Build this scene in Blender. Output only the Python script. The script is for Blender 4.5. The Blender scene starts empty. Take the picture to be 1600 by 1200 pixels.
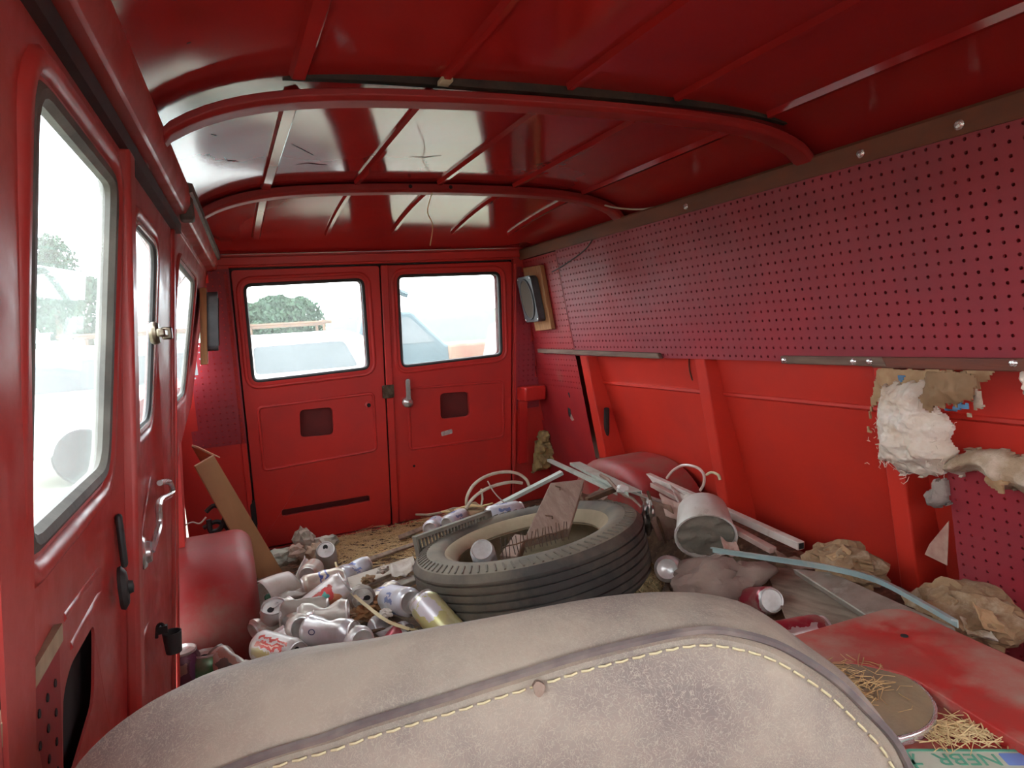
import bpy, bmesh, math, random
from mathutils import Vector, Matrix, Euler, noise as mnoise
from mathutils.geometry import tessellate_polygon

# ------------------------------------------------------------------ camera, sky, exposure
S = bpy.context.scene
H = 0.92                      # height of the camera above the van floor (floor is z = 0), metres
FPX = 1037.0                  # focal length in pixels of the 1600x1200 frame
RT = Vector((0.91239705, -0.40286968, -0.0723025))
DN = Vector((-0.10205698, -0.05285357, -0.99337348))
FW = Vector((0.39637861, 0.91373001, -0.0893391))
cam_d = bpy.data.cameras.new('camera'); cam = bpy.data.objects.new('camera', cam_d)
S.collection.objects.link(cam); S.camera = cam
cam_d.sensor_width = 36.0; cam_d.lens = FPX / 1600 * 36.0; cam_d.clip_start = 0.02; cam_d.clip_end = 500
m = Matrix((RT, -DN, -FW)).transposed().to_4x4(); m.translation = (0, 0, H); cam.matrix_world = m

W = bpy.data.worlds.new('overcast_sky'); S.world = W; W.use_nodes = True
nt = W.node_tree; nt.nodes.clear()
out = nt.nodes.new('ShaderNodeOutputWorld'); bg = nt.nodes.new('ShaderNodeBackground')
bg.inputs['Color'].default_value = (0.93, 0.97, 1.0, 1); bg.inputs['Strength'].default_value = 7.5
nt.links.new(bg.outputs[0], out.inputs[0])
S.view_settings.view_transform = 'Standard'; S.view_settings.look = 'None'
S.view_settings.gamma = 1.0; S.view_settings.use_curve_mapping = False
S.view_settings.exposure = 0.55
S.cycles.max_bounces = 10; S.cycles.diffuse_bounces = 6; S.cycles.transparent_max_bounces = 16
S.cycles.sample_clamp_indirect = 6.0

# ------------------------------------------------------------------ helpers
C = S.collection
rnd = random.Random(7)
PI = math.pi
def ray(px, py): return RT * (px - 800) + DN * (py - 600) + FW * FPX
EYE = Vector((0, 0, H))
def onZ(px, py, z): r = ray(px, py); return EYE + r * ((z - H) / r.z)
def onY(px, py, y): r = ray(px, py); return EYE + r * (y / r.y)
def interp(x, xs, ys):
    if x <= xs[0]: return ys[0]
    for i in range(1, len(xs)):
        if x <= xs[i]:
            t = (x - xs[i-1]) / (xs[i] - xs[i-1]); return ys[i-1] + (ys[i] - ys[i-1]) * t
    return ys[-1]
# inner face of the left side (curb side), leaning inwards to the roof and to the rear
LZ = [0, .32, .77, 1.14, 1.26, 1.42]; LA = [-.192, -.190, -.148, -.108, -.095, -.08]; LB = [.015, .015, .015, .033, .047, .05]
def xl(y, z): return interp(z, LZ, LA) + interp(z, LZ, LB) * (y - .7)
def xr(z): return 1.351 + .149 * (1.196 - z)          # inner face of the pegboard / posts on the right
def xskin(z): return xr(z) + .055 + .11 * max(0, .75 - z) - .10 * max(0, .25 - z)  # outer body skin on the right
def yb(z): return 3.093 - .188 * z                     # plane of the rear doors
def mapL(y, z, w=0): return Vector((xl(y, z) + w, y, z))
def mapR(y, z, w=0): return Vector((xr(z) - w, y, z))
def mapS(y, z, w=0): return Vector((xskin(z) - w, y, z))
def mapB(x, z, w=0): return Vector((x, yb(z) - w, z))
def onL(px, py):
    r = ray(px, py); x = -.13
    for i in range(120):
        t = x / r.x; x = .7 * x + .3 * xl(r.y * t, H + r.z * t)
    t = x / r.x
    return (r.y * t, H + r.z * t)                      # (y, z)
def onR(px, py, off=0):
    r = ray(px, py); x = 1.4
    for i in range(60):
        t = x / r.x; x = xr(H + r.z * t) - off
    t = x / r.x
    return (r.y * t, H + r.z * t)
def onB(px, py):
    r = ray(px, py); t = (3.093 - .188 * H) / (r.y + .188 * r.z)
    return (r.x * t, H + r.z * t)                      # (x, z)
HW = .69; CX = .668
def roofz(x, y):
    hw = HW if x > CX else HW + .05 * max(0, min(1, (2.85 - y) / 2.0))
    d = min(1.15, abs(x - CX) / hw)
    z = 1.372 - .03 * d * d - .07 * d ** 7
    if y > 1.95:
        t = min(1, (y - 1.95) / .9); z = z + (min(z, 1.272) - z) * t * t
    return z

class MB:
    def __init__(s): s.v = []; s.f = []
    def add(s, vs, fs):
        o = len(s.v); s.v += [Vector(v) for v in vs]; s.f += [tuple(i + o for i in f) for f in fs]; return s
    def box(s, c, size, rot=None):
        c = Vector(c); R = rot if rot else Matrix.Identity(3); hx, hy, hz = [q / 2 for q in size]
        P = [c + R @ Vector((a * hx, b * hy, d * hz)) for a in (-1, 1) for b in (-1, 1) for d in (-1, 1)]
        return s.add(P, [(0, 1, 3, 2), (4, 6, 7, 5), (0, 4, 5, 1), (2, 3, 7, 6), (0, 2, 6, 4), (1, 5, 7, 3)])
    def tube(s, pts, r, n=8, closed=False, caps=True):
        pts = [Vector(p) for p in pts]; N = len(pts); rs = r if isinstance(r, (list, tuple)) else [r] * N
        vs = []; up = None
        for i, p in enumerate(pts):
            a = pts[i - 1] if (i > 0 or closed) else pts[i]; b = pts[(i + 1) % N] if (i < N - 1 or closed) else pts[i]
            t = (b - a).normalized() if (b - a).length > 1e-9 else Vector((0, 0, 1))
            if up is None: up = t.orthogonal().normalized()
            up = (up - t * up.dot(t)); up = up.normalized() if up.length > 1e-6 else t.orthogonal().normalized()
            q = t.cross(up)
            for k in range(n):
                a_ = 2 * PI * k / n; vs.append(p + (up * math.cos(a_) + q * math.sin(a_)) * rs[i])
        fs = []
        for i in range(N if closed else N - 1):
            j = (i + 1) % N
            for k in range(n): fs.append((i * n + k, i * n + (k + 1) % n, j * n + (k + 1) % n, j * n + k))
        if not closed and caps: fs += [tuple(range(n - 1, -1, -1)), tuple((N - 1) * n + k for k in range(n))]
        return s.add(vs, fs)
    def lathe(s, prof, n=24, M=None, closed=False):
        """prof: (r, z) rows turned about local z"""
        M = M or Matrix.Identity(4); vs = []
        for r, z in prof:
            for k in range(n):
                a = 2 * PI * k / n; vs.append(M @ Vector((r * math.cos(a), r * math.sin(a), z)))
        fs = []; L = len(prof)
        for i in range(L if closed else L - 1):
            j = (i + 1) % L
            for k in range(n): fs.append((i * n + k, i * n + (k + 1) % n, j * n + (k + 1) % n, j * n + k))
        return s.add(vs, fs)
    def panel(s, outer, holes, t, mapf, w=0, sub=None):
        """sheet with holes: outline and holes as (u, v) loops, thickness t behind w"""
        loops = [outer] + list(holes); flat = [p for l in loops for p in l]
        tri = tessellate_polygon([[Vector((p[0], p[1], 0)) for p in l] for l in loops]); n = len(flat)
        vs = [mapf(p[0], p[1], w) for p in flat] + [mapf(p[0], p[1], w - t) for p in flat]
        fs = [tuple(q) for q in tri] + [tuple(i + n for i in reversed(q)) for q in tri]; o = 0
        for l in loops:
            k = len(l)
            for i in range(k): j = (i + 1) % k; fs.append((o + i, o + j, o + j + n, o + i + n))
            o += k
        return s.add(vs, fs)
    def grid(s, nu, nv, fn):
        vs = [fn(i / nu, j / nv) for j in range(nv + 1) for i in range(nu + 1)]
        fs = [(j * (nu + 1) + i, j * (nu + 1) + i + 1, (j + 1) * (nu + 1) + i + 1, (j + 1) * (nu + 1) + i) for j in range(nv) for i in range(nu)]
        return s.add(vs, fs)
    def sweep(s, path, prof, closed=True, caps=True):
        """prof: list of (a, b) offsets; path: list of (point, axisA, axisB)"""
        n = len(prof); vs = []
        for p, A, B in path:
            for a, b in prof: vs.append(Vector(p) + Vector(A) * a + Vector(B) * b)
        fs = []
        for i in range(len(path) - 1):
            for k in range(n if closed else n - 1):
                k2 = (k + 1) % n; fs.append((i * n + k, i * n + k2, (i + 1) * n + k2, (i + 1) * n + k))
        if closed and caps: fs += [tuple(range(n)), tuple((len(path) - 1) * n + k for k in reversed(range(n)))]
        return s.add(vs, fs)
    def build(s, name, mat=None, parent=None, smooth=35, bevel=0, local=False, props=None, solid=0, subsurf=0):
        org = Vector((0, 0, 0))
        if not local:
            if parent is not None: org = wloc(parent)
            elif s.v:
                lo = [min(v[i] for v in s.v) for i in range(3)]; hi = [max(v[i] for v in s.v) for i in range(3)]
                org = Vector(((lo[0] + hi[0]) / 2, (lo[1] + hi[1]) / 2, lo[2]))
        me = bpy.data.meshes.new(name); me.from_pydata([v - org for v in s.v], [], s.f)
        bm = bmesh.new(); bm.from_mesh(me); bmesh.ops.recalc_face_normals(bm, faces=bm.faces); bm.to_mesh(me); bm.free()
        if smooth:
            me.polygons.foreach_set('use_smooth', [True] * len(me.polygons)); me.set_sharp_from_angle(angle=math.radians(smooth))
        if mat: me.materials.append(mat)
        o = bpy.data.objects.new(name, me); C.objects.link(o)
        if parent is not None: o.parent = parent
        elif not local: o.location = org
        if solid: q = o.modifiers.new('t', 'SOLIDIFY'); q.thickness = solid; q.offset = 0
        if bevel: q = o.modifiers.new('b', 'BEVEL'); q.width = bevel; q.segments = 2; q.limit_method = 'ANGLE'; q.angle_limit = .6
        if subsurf: q = o.modifiers.new('s', 'SUBSURF'); q.levels = subsurf; q.render_levels = subsurf
        if props:
            for k, v in props.items(): o[k] = v
        return o
def wloc(o):
    p = Vector(o.location); q = o.parent
    while q is not None: p = p + Vector(q.location); q = q.parent
    return p
def tag(o, label, cat, group=None, kind=None):
    o['label'] = label; o['category'] = cat
    if group: o['group'] = group
    if kind: o['kind'] = kind
    return o
def thing(name, label, cat, loc=(0, 0, 0), group=None, M=None):
    o = bpy.data.objects.new(name, None); C.objects.link(o); o.empty_display_size = .05
    if M is not None: o.matrix_world = M
    else: o.location = loc
    return tag(o, label, cat, group)
def struct(o, label=None, cat=None):
    o['kind'] = 'structure'
    if label: o['label'] = label
    if cat: o['category'] = cat
    return o
def rrect(u0, v0, u1, v1, r, n=5):
    if u0 > u1: u0, u1 = u1, u0
    if v0 > v1: v0, v1 = v1, v0
    pts = []
    for cx, cy, a0 in ((u1 - r, v1 - r, 0), (u0 + r, v1 - r, 90), (u0 + r, v0 + r, 180), (u1 - r, v0 + r, 270)):
        for k in range(n + 1):
            a = math.radians(a0 + 90 * k / n); pts.append((cx + r * math.cos(a), cy + r * math.sin(a)))
    return pts
def rquad(P, r, n=5):
    """rounded quadrilateral (or polygon) loop through corner points P"""
    P = [Vector((p[0], p[1])) for p in P]; out = []; N = len(P)
    for i in range(N):
        a, b, c = P[i - 1], P[i], P[(i + 1) % N]
        d1 = (a - b); d2 = (c - b); rr = min(r, d1.length * .45, d2.length * .45)
        p1 = b + d1.normalized() * rr; p2 = b + d2.normalized() * rr
        for k in range(n + 1):
            t = k / n; q = p1 * (1 - t) ** 2 + b * 2 * t * (1 - t) + p2 * t * t; out.append((q.x, q.y))
    return out
def shrink(loop, d):
    """offset a loop towards its inside by about d"""
    N = len(loop); P = [Vector(p) for p in loop]
    area = sum(P[i].x * P[(i + 1) % N].y - P[(i + 1) % N].x * P[i].y for i in range(N)); sg = 1 if area > 0 else -1
    out = []
    for i in range(N):
        t = (P[(i + 1) % N] - P[i - 1]); t = t.normalized() if t.length > 1e-9 else Vector((1, 0))
        out.append((P[i].x - t.y * d * sg, P[i].y + t.x * d * sg))
    return out
def axes_to(d, up=Vector((0, 0, 1))):
    z = Vector(d).normalized(); x = up.cross(z)
    x = x.normalized() if x.length > 1e-4 else Vector((1, 0, 0)); y = z.cross(x)
    return Matrix((x, y, z)).transposed()

# ------------------------------------------------------------------ materials
def ramp(nt, stops, interp_='LINEAR'):
    r = nt.nodes.new('ShaderNodeValToRGB'); r.color_ramp.interpolation = interp_
    e = r.color_ramp.elements
    while len(e) > 1: e.remove(e[-1])
    e[0].position = stops[0][0]; e[0].color = (*stops[0][1], 1)
    for p, c in stops[1:]: q = e.new(p); q.color = (*c, 1)
    return r
def mat(name, col, rough=.5, metal=0, col2=None, scale=8, spread=(.4, .65), dust=None, dscale=4, dspread=(.5, .7), bump=0, bscale=60, rvar=0, coat=0, stretch=None, detail=6, spec=.5):
    m = bpy.data.materials.new(name); m.use_nodes = True; nt = m.node_tree; b = nt.nodes['Principled BSDF']
    b.inputs['Roughness'].default_value = rough; b.inputs['Metallic'].default_value = metal
    b.inputs['Specular IOR Level'].default_value = spec
    if coat: b.inputs['Coat Weight'].default_value = coat; b.inputs['Coat Roughness'].default_value = .08
    tc = nt.nodes.new('ShaderNodeTexCoord'); mp = nt.nodes.new('ShaderNodeMapping'); nt.links.new(tc.outputs['Object'], mp.inputs[0])
    if stretch: mp.inputs['Scale'].default_value = stretch
    def noi(sc, det=detail, ro=.55):
        n = nt.nodes.new('ShaderNodeTexNoise'); n.inputs['Scale'].default_value = sc; n.inputs['Detail'].default_value = det; n.inputs['Roughness'].default_value = ro
        nt.links.new(mp.outputs[0], n.inputs['Vector']); return n
    b.inputs['Base Color'].default_value = (*col, 1); src = None
    if col2:
        n = noi(scale); r = ramp(nt, [(spread[0], col), (spread[1], col2)]); nt.links.new(n.outputs[0], r.inputs[0]); src = r.outputs[0]
    if dust:
        n = noi(dscale, 8, .65); r = ramp(nt, [(dspread[0], (0, 0, 0)), (dspread[1], (1, 1, 1))]); nt.links.new(n.outputs[0], r.inputs[0])
        mx = nt.nodes.new('ShaderNodeMix'); mx.data_type = 'RGBA'; nt.links.new(r.outputs[0], mx.inputs['Factor'])
        mx.inputs['A'].default_value = (*col, 1); mx.inputs['B'].default_value = (*dust, 1)
        if src: nt.links.new(src, mx.inputs['A'])
        src = mx.outputs['Result']
        rr = nt.nodes.new('ShaderNodeMapRange'); rr.inputs['To Min'].default_value = rough; rr.inputs['To Max'].default_value = max(rough, .75)
        nt.links.new(r.outputs[0], rr.inputs['Value']); nt.links.new(rr.outputs[0], b.inputs['Roughness'])
    elif rvar:
        n = noi(5); rr = nt.nodes.new('ShaderNodeMapRange'); rr.inputs['From Min'].default_value = .35; rr.inputs['From Max'].default_value = .7
        rr.inputs['To Min'].default_value = rough; rr.inputs['To Max'].default_value = rough + rvar
        nt.links.new(n.outputs[0], rr.inputs['Value']); nt.links.new(rr.outputs[0], b.inputs['Roughness'])
    if src: nt.links.new(src, b.inputs['Base Color'])
    if bump:
        n = noi(bscale); q = nt.nodes.new('ShaderNodeBump'); q.inputs['Strength'].default_value = bump; q.inputs['Distance'].default_value = .004
        nt.links.new(n.outputs[0], q.inputs['Height']); nt.links.new(q.outputs[0], b.inputs['Normal'])
    return m
def wood(name, c1, c2, scale=6, stretch=(1, 14, 14), rough=.75, dust=None):
    return mat(name, c1, rough, 0, c2, scale, (.35, .7), dust, 9, (.5, .75), .35, 30, stretch=stretch)
def glassmat(name, dustiness, tint=(.93, .96, .97)):
    m = bpy.data.materials.new(name); m.use_nodes = True; nt = m.node_tree; nt.nodes.clear()
    o = nt.nodes.new('ShaderNodeOutputMaterial'); tr = nt.nodes.new('ShaderNodeBsdfTransparent'); tr.inputs[0].default_value = (*tint, 1)
    gl = nt.nodes.new('ShaderNodeBsdfGlossy'); gl.inputs['Roughness'].default_value = .03
    tl = nt.nodes.new('ShaderNodeBsdfTranslucent'); tl.inputs[0].default_value = (.82, .84, .82, 1)
    df = nt.nodes.new('ShaderNodeBsdfDiffuse'); df.inputs[0].default_value = (.5, .5, .48, 1)
    lw = nt.nodes.new('ShaderNodeLayerWeight'); lw.inputs[0].default_value = .5; fp = nt.nodes.new('ShaderNodeMath'); fp.operation = 'POWER'; fp.inputs[1].default_value = 5; nt.links.new(lw.outputs['Facing'], fp.inputs[0]); fr = nt.nodes.new('ShaderNodeMath'); fr.operation = 'MULTIPLY_ADD'; fr.inputs[1].default_value = .25; fr.inputs[2].default_value = .03; nt.links.new(fp.outputs[0], fr.inputs[0])
    mg = nt.nodes.new('ShaderNodeMixShader'); md = nt.nodes.new('ShaderNodeMixShader'); me_ = nt.nodes.new('ShaderNodeMixShader')
    me_.inputs[0].default_value = .25; nt.links.new(tl.outputs[0], me_.inputs[1]); nt.links.new(df.outputs[0], me_.inputs[2])
    tc = nt.nodes.new('ShaderNodeTexCoord'); n = nt.nodes.new('ShaderNodeTexNoise'); n.inputs['Scale'].default_value = 7; n.inputs['Detail'].default_value = 8
    nt.links.new(tc.outputs['Object'], n.inputs['Vector'])
    mr = nt.nodes.new('ShaderNodeMapRange'); mr.inputs['From Min'].default_value = .3; mr.inputs['From Max'].default_value = .7
    mr.inputs['To Min'].default_value = dustiness * .75; mr.inputs['To Max'].default_value = dustiness * 1.25
    nt.links.new(n.outputs[0], mr.inputs['Value']); nt.links.new(mr.outputs[0], md.inputs[0])
    nt.links.new(tr.outputs[0], md.inputs[1]); nt.links.new(me_.outputs[0], md.inputs[2])
    nt.links.new(fr.outputs[0], mg.inputs[0]); nt.links.new(md.outputs[0], mg.inputs[1]); nt.links.new(gl.outputs[0], mg.inputs[2])
    nt.links.new(mg.outputs[0], o.inputs[0]); return m

RED = (.58, .030, .022)
M = {}
M['roof'] = mat('roof_red_gloss', (.36, .018, .016), .06, col2=(.30, .018, .018), scale=3, rvar=.06, spec=.36)
M['red'] = mat('red_paint', RED, .34, col2=(.44, .012, .011), scale=4, rvar=.2, bump=.05, bscale=14)
M['door'] = mat('red_paint_door', (.60, .034, .027), .32, col2=(.50, .036, .031), scale=3.5, rvar=.22, bump=.06, bscale=10)
M['skin'] = mat('red_paint_bright', (.62, .034, .018), .42, col2=(.55, .034, .022), scale=5, dust=(.60, .06, .04), dscale=11, dspread=(.62, .8), bump=.05, bscale=12)
M['ldoor'] = mat('red_paint_dusty', (.46, .036, .030), .30, col2=(.40, .055, .048), scale=4, dust=(.42, .11, .095), dscale=7, dspread=(.45, .8), bump=.05, bscale=18)
M['peg'] = mat('pegboard_crimson', (.33, .025, .037), .5, col2=(.275, .028, .040), scale=5, dust=(.29, .040, .048), dscale=3, dspread=(.5, .75), bump=.12, bscale=90)
M['pegold'] = mat('pegboard_worn', (.36, .018, .020), .5, col2=(.28, .016, .022), scale=6, dust=(.33, .06, .05), dscale=9, dspread=(.6, .78), bump=.1)
M['dark'] = mat('dark_parts_and_hole_shade', (.012, .010, .010), .8)  # near-black: shade painted into holes and door cavities, also small dark parts
M['black'] = mat('black_rubber', (.016, .015, .015), .55, col2=(.03, .028, .026), scale=20)
M['gasket'] = mat('grey_gasket', (.07, .065, .055), .6, col2=(.13, .12, .10), scale=14, bump=.2)
M['chrome'] = mat('chrome', (.72, .71, .69), .25, .75, col2=(.55, .53, .50), scale=25)
M['oldmetal'] = mat('tarnished_metal', (.30, .26, .20), .38, 1, col2=(.12, .09, .06), scale=30)
M['steel'] = mat('rusty_steel', (.10, .07, .055), .6, .6, col2=(.16, .08, .04), scale=30)
M['railwood'] = mat('stained_rail', (.20, .060, .026), .75, col2=(.11, .048, .026), scale=7, spread=(.35, .65), dust=(.22, .06, .02), dscale=6, dspread=(.5, .66), bump=.15, stretch=(1, .4, 1))
M['slat'] = wood('grey_brown_slat', (.20, .13, .09), (.12, .06, .045), 8, (9, 1, 9))
M['slatred'] = wood('red_brown_slat', (.20, .055, .03), (.13, .05, .035), 8, (9, 1, 9))
M['pane_rear'] = glassmat('dusty_rear_glass', .035)
M['pane_side'] = glassmat('dirty_side_glass', .085)
# ------------------------------------------------------------------ the van body: floor, roof, walls
FLOOR_M = mat('dirty_floor', (.055, .03, .022), .85, col2=(.10, .055, .035), scale=9, dust=(.16, .09, .05), dscale=14, dspread=(.5, .7), bump=.4, bscale=50)
b = MB(); b.box((.66, 1.15, -.02), (1.95, 4.1, .04)); struct(b.build('floor', FLOOR_M))

# roof skin
b = MB(); b.grid(48, 60, lambda u, v: Vector((-.135 + 1.60 * u, -.95 + 3.86 * v, roofz(-.135 + 1.60 * u, -.95 + 3.86 * v))))
ceiling = struct(b.build('ceiling', M['roof'], smooth=60))
q = ceiling.modifiers.new('t', 'SOLIDIFY'); q.thickness = .012; q.offset = 1
# pressed ribs running lengthwise, in three bays
bays = [(-.9, 1.155), (1.245, 1.985), (2.045, 2.62)]
def rib_prof(w, h): return [(-w / 2, .004), (-w * .28, -h), (w * .28, -h), (w / 2, .004)]
for k in range(-2, 3):
    x = CX + .253 * k
    for (y0, y1) in bays:
        w = .036 if k == -2 else .020
        path = []
        for i in range(13):
            y = y0 + (y1 - y0) * i / 12; path.append(((x, y, roofz(x, y) - .001), (1, 0, 0), (0, 0, 1)))
        MB().sweep(path, rib_prof(w, .0105)).build('roof_rib', M['roof'], ceiling, smooth=30)
# roof bows
def bow(y, drop, depth, name):
    path = []
    N = 56; x0 = -.115 + .05 * (y - 1.2) ; x1 = 1.375
    for i in range(N + 1):
        x = x0 + (x1 - x0) * i / N
        e = min(x - x0, x1 - x) / .09
        dip = .05 * max(0, 1 - e) ** 2
        z = roofz(x, y) - drop - dip
        path.append(((x, y, z), (0, 1, 0), (0, 0, 1)))
    w = .03
    prof = [(-w, .0), (-w, -depth), (-w * .75, -depth - .007), (w * .6, -depth - .007), (w, -depth), (w, .0), (w * .7, .0), (w * .7, -depth * .6), (-w * .7, -depth * .6), (-w * .7, 0)]
    return MB().sweep(path, prof).build(name, M['bow'], ceiling, smooth=30, bevel=.002)
M['bow'] = mat('bow_red', (.30, .014, .012), .42, col2=(.25, .012, .010), scale=9, rvar=.2, bump=.08, bscale=25)
bow(1.2, .020, .012, 'roof_bow'); bow(2.015, .006, .018, 'roof_bow')
path = []  # dark tapered strip added as the shadow gap between roof and front bow
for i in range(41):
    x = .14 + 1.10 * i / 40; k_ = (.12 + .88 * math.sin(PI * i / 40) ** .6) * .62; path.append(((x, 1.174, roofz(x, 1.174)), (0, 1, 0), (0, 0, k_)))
MB().sweep(path, [(-.008, .004), (-.006, -.024), (.006, -.028), (.008, .004)]).build('bow_gap_shade', mat('dark_gap_shade', (.018, .013, .010), .7, col2=(.05, .03, .02), scale=20, bump=.4), ceiling)
# pale sealant dabs where a rib meets the front bow, screws on the second bow
M['seal'] = mat('old_sealant', (.50, .45, .30), .8)
xs = CX - .253; b = MB(); b.box((xs, 1.158, roofz(xs, 1.16) - .010), (.022, .03, .008)); b.box((xs - .006, 1.215, roofz(xs, 1.2) - .014), (.02, .04, .006)); b.build('sealant_dab', M['seal'], ceiling, bevel=.002)
for dx in (-.03, .05):
    b = MB(); p = Vector((CX - .045 + dx * 1.6, 1.984, roofz(.66, 2.0) - .016)); b.lathe([(.0, 0), (.006, 0), (.006, -.008), (0, -.009)], 10, Matrix.Translation(p) @ Matrix.Rotation(PI / 2, 4, 'X')); b.build('bow_screw', M['dark'], ceiling)

# ---- left side wall, doors and windows (camera stands close to it)
def pts(mapper, *P): return [mapper(*p) for p in P]
W1 = rquad([(.585, .772), (.945, .772), (.985, 1.140), (.625, 1.140)], .045)
SEAM1 = 1.052; SEAM2 = 1.68
W2 = rquad([(1.15, .785), (1.452, .785), (1.432, 1.118), (1.13, 1.118)], .06)
W3 = rquad([(1.80, .770), (2.42, .770), (2.42, 1.135), (1.80, 1.135)], .05)
# wall: pillar in front, header above doors, sill below, quarter panel behind
b = MB()
b.panel([(-.95, 1.195), (2.88, 1.195), (2.88, 1.262), (-.95, 1.262)], [], .03, mapL, 0)        # header
b.panel([(.28, .0), (.50, .0), (.50, 1.195), (.28, 1.195)], [], .05, mapL, -.004)                 # pillar behind cab door
b.panel([(.50, .0), (SEAM2 + .01, .0), (SEAM2 + .01, .10), (.50, .10)], [], .05, mapL, 0)        # sill
Q = [(SEAM2 + .012, .0), (SEAM2 + .012, 1.195), (2.86, 1.195), (2.86, .70), (2.5, .66), (2.06, .60), (1.86, .48), (1.78, .40), (1.765, 0)]
b.panel(Q, [W3], .010, mapL, .0)
wall_left = struct(b.build('wall_left', M['ldoor'], bevel=.003))
# outer skin beyond the quarter panel, below its cut-away
b = MB(); b.panel([(1.75, -.02), (3.1, -.02), (3.08, .80), (1.75, .80)], [], .01, mapL, -.065); b.build('outer_skin', M['red'], wall_left)
b = MB(); b.panel([(2.18, .0), (2.26, .0), (2.26, .75), (2.18, .75)], [], .05, mapL, -.004); b.build('body_post', M['red'], wall_left, bevel=.003)
# corner post between side and rear door frame
# roof rail: a boxed beam between wall and roof skin
path = [((xl(y, 1.236) + .012, y, 1.238), (1, 0, 0), (0, 0, 1)) for y in [-.95 + 3.83 * i / 24 for i in range(25)]]
MB().sweep(path, [(-.03, -.030), (.006, -.026), (.018, -.006), (.020, .03), (-.03, .04)]).build('roof_rail', M['ldoor'], wall_left, bevel=.003)
path = [((xl(y, 1.20) + .004, y, 1.199), (1, 0, 0), (0, 0, 1)) for y in [.3 + 1.42 * i / 14 for i in range(15)]]
MB().sweep(path, [(-.012, -.017), (.0035, -.017), (.005, .005), (-.012, .005)]).build('door_seal', M['black'], wall_left)
path = [((xl(y, 1.262) + .028, y, 1.268 - .006 * max(0, y - 1.9)), (1, 0, 0), (0, 0, 1)) for y in [1.62 + 1.2 * i / 14 for i in range(15)]]
MB().sweep(path, [(-.02, -.02), (.004, -.012), (.006, .006), (-.02, .012)]).build('trim_strip', M['gasket'], wall_left)
b = MB(); b.box(mapL(1.66, 1.225, .022), (.03, .05, .05)); b.build('rail_bracket', M['gasket'], wall_left, bevel=.006)
def window(parent, loop, mapf, depth, gr, pane, gmat, name='window_gasket'):
    b = MB(); b.tube([mapf(p[0], p[1], -depth * .6) for p in shrink(loop, gr * .4)], gr, 8, closed=True); b.build(name, gmat, parent)
    b = MB(); b.panel(shrink(loop, -.004), [], .004, mapf, -depth); b.build('window_pane', pane, parent, smooth=0)
window(wall_left, W3, mapL, .008, .007, M['pane_side'], M['gasket'])
b = MB(); b.tube([mapL(p[0], p[1], .002) for p in shrink(W3, -.014)], .006, 8, closed=True); b.build('window_flange', M['ldoor'], wall_left)

def lip(parent, loop, mapf, off, r, w, m_):
    b = MB(); b.tube([mapf(p[0], p[1], w) for p in shrink(loop, -off)], r, 8, closed=True); return b.build('pressed_bead', m_, parent, smooth=60)
# front cargo door
H1 = rquad([onL(148, 972), onL(147, 1095), onL(112, 1215), onL(99, 1215), onL(98, 1090), onL(110, 1040)], .02)
b = MB(); b.panel([(.508, .105), (SEAM1 - .004, .105), (SEAM1 - .004, 1.188), (.508, 1.188)], [W1, H1], .003, mapL, .0)
door1 = struct(b.build('door_1', M['ldoor'], bevel=.004), 'red cargo door nearest the camera with large hazy window', 'door')
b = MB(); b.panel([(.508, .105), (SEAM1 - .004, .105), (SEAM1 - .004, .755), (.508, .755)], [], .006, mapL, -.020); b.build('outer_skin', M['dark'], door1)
# wide rolled lip round the opening
lip(door1, W1, mapL, .020, .012, -.004, M['ldoor']); 
window(door1, shrink(W1, .0), mapL, .008, .0105, M['pane_side'], M['gasket'])
b = MB(); b.panel([(SEAM1 - .05, .12), (SEAM1 - .006, .12), (SEAM1 - .006, 1.185), (SEAM1 - .05, 1.185)], [], .02, mapL, .012); b.build('door_edge', M['ldoor'], door1, bevel=.006)
# pressed crease lines
for a, c in (((100, 965), (183, 850)), ((110, 1010), (180, 880))):
    p, q = onL(*a), onL(*c); b = MB(); b.tube([mapL(p[0] + (q[0] - p[0]) * i / 8, p[1] + (q[1] - p[1]) * i / 8, -.003) for i in range(9)], .0055, 6); b.build('pressed_crease', M['ldoor'], door1, smooth=60)
# black latch plate and bumper on the door edge
lp = onL(187, 920); b = MB(); b.lathe([(0, 0), (.018, 0), (.019, .004), (.014, .009), (.006, .010), (.005, .015), (0, .016)], 14, Matrix.Translation(EYE + ray(187, 920) * (-.144 / ray(187, 920).x)) @ Matrix.Rotation(PI / 2, 4, 'Y') @ Matrix.Diagonal((1.5, .8, 1, 1))); b.build('latch_knob', M['black'], door1)
lp = onL(189, 850); b = MB(); b.box(EYE + ray(190, 845) * (-.140 / ray(190, 845).x), (.008, .014, .07)); b.build('latch_strip', M['black'], door1, bevel=.004)
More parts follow.
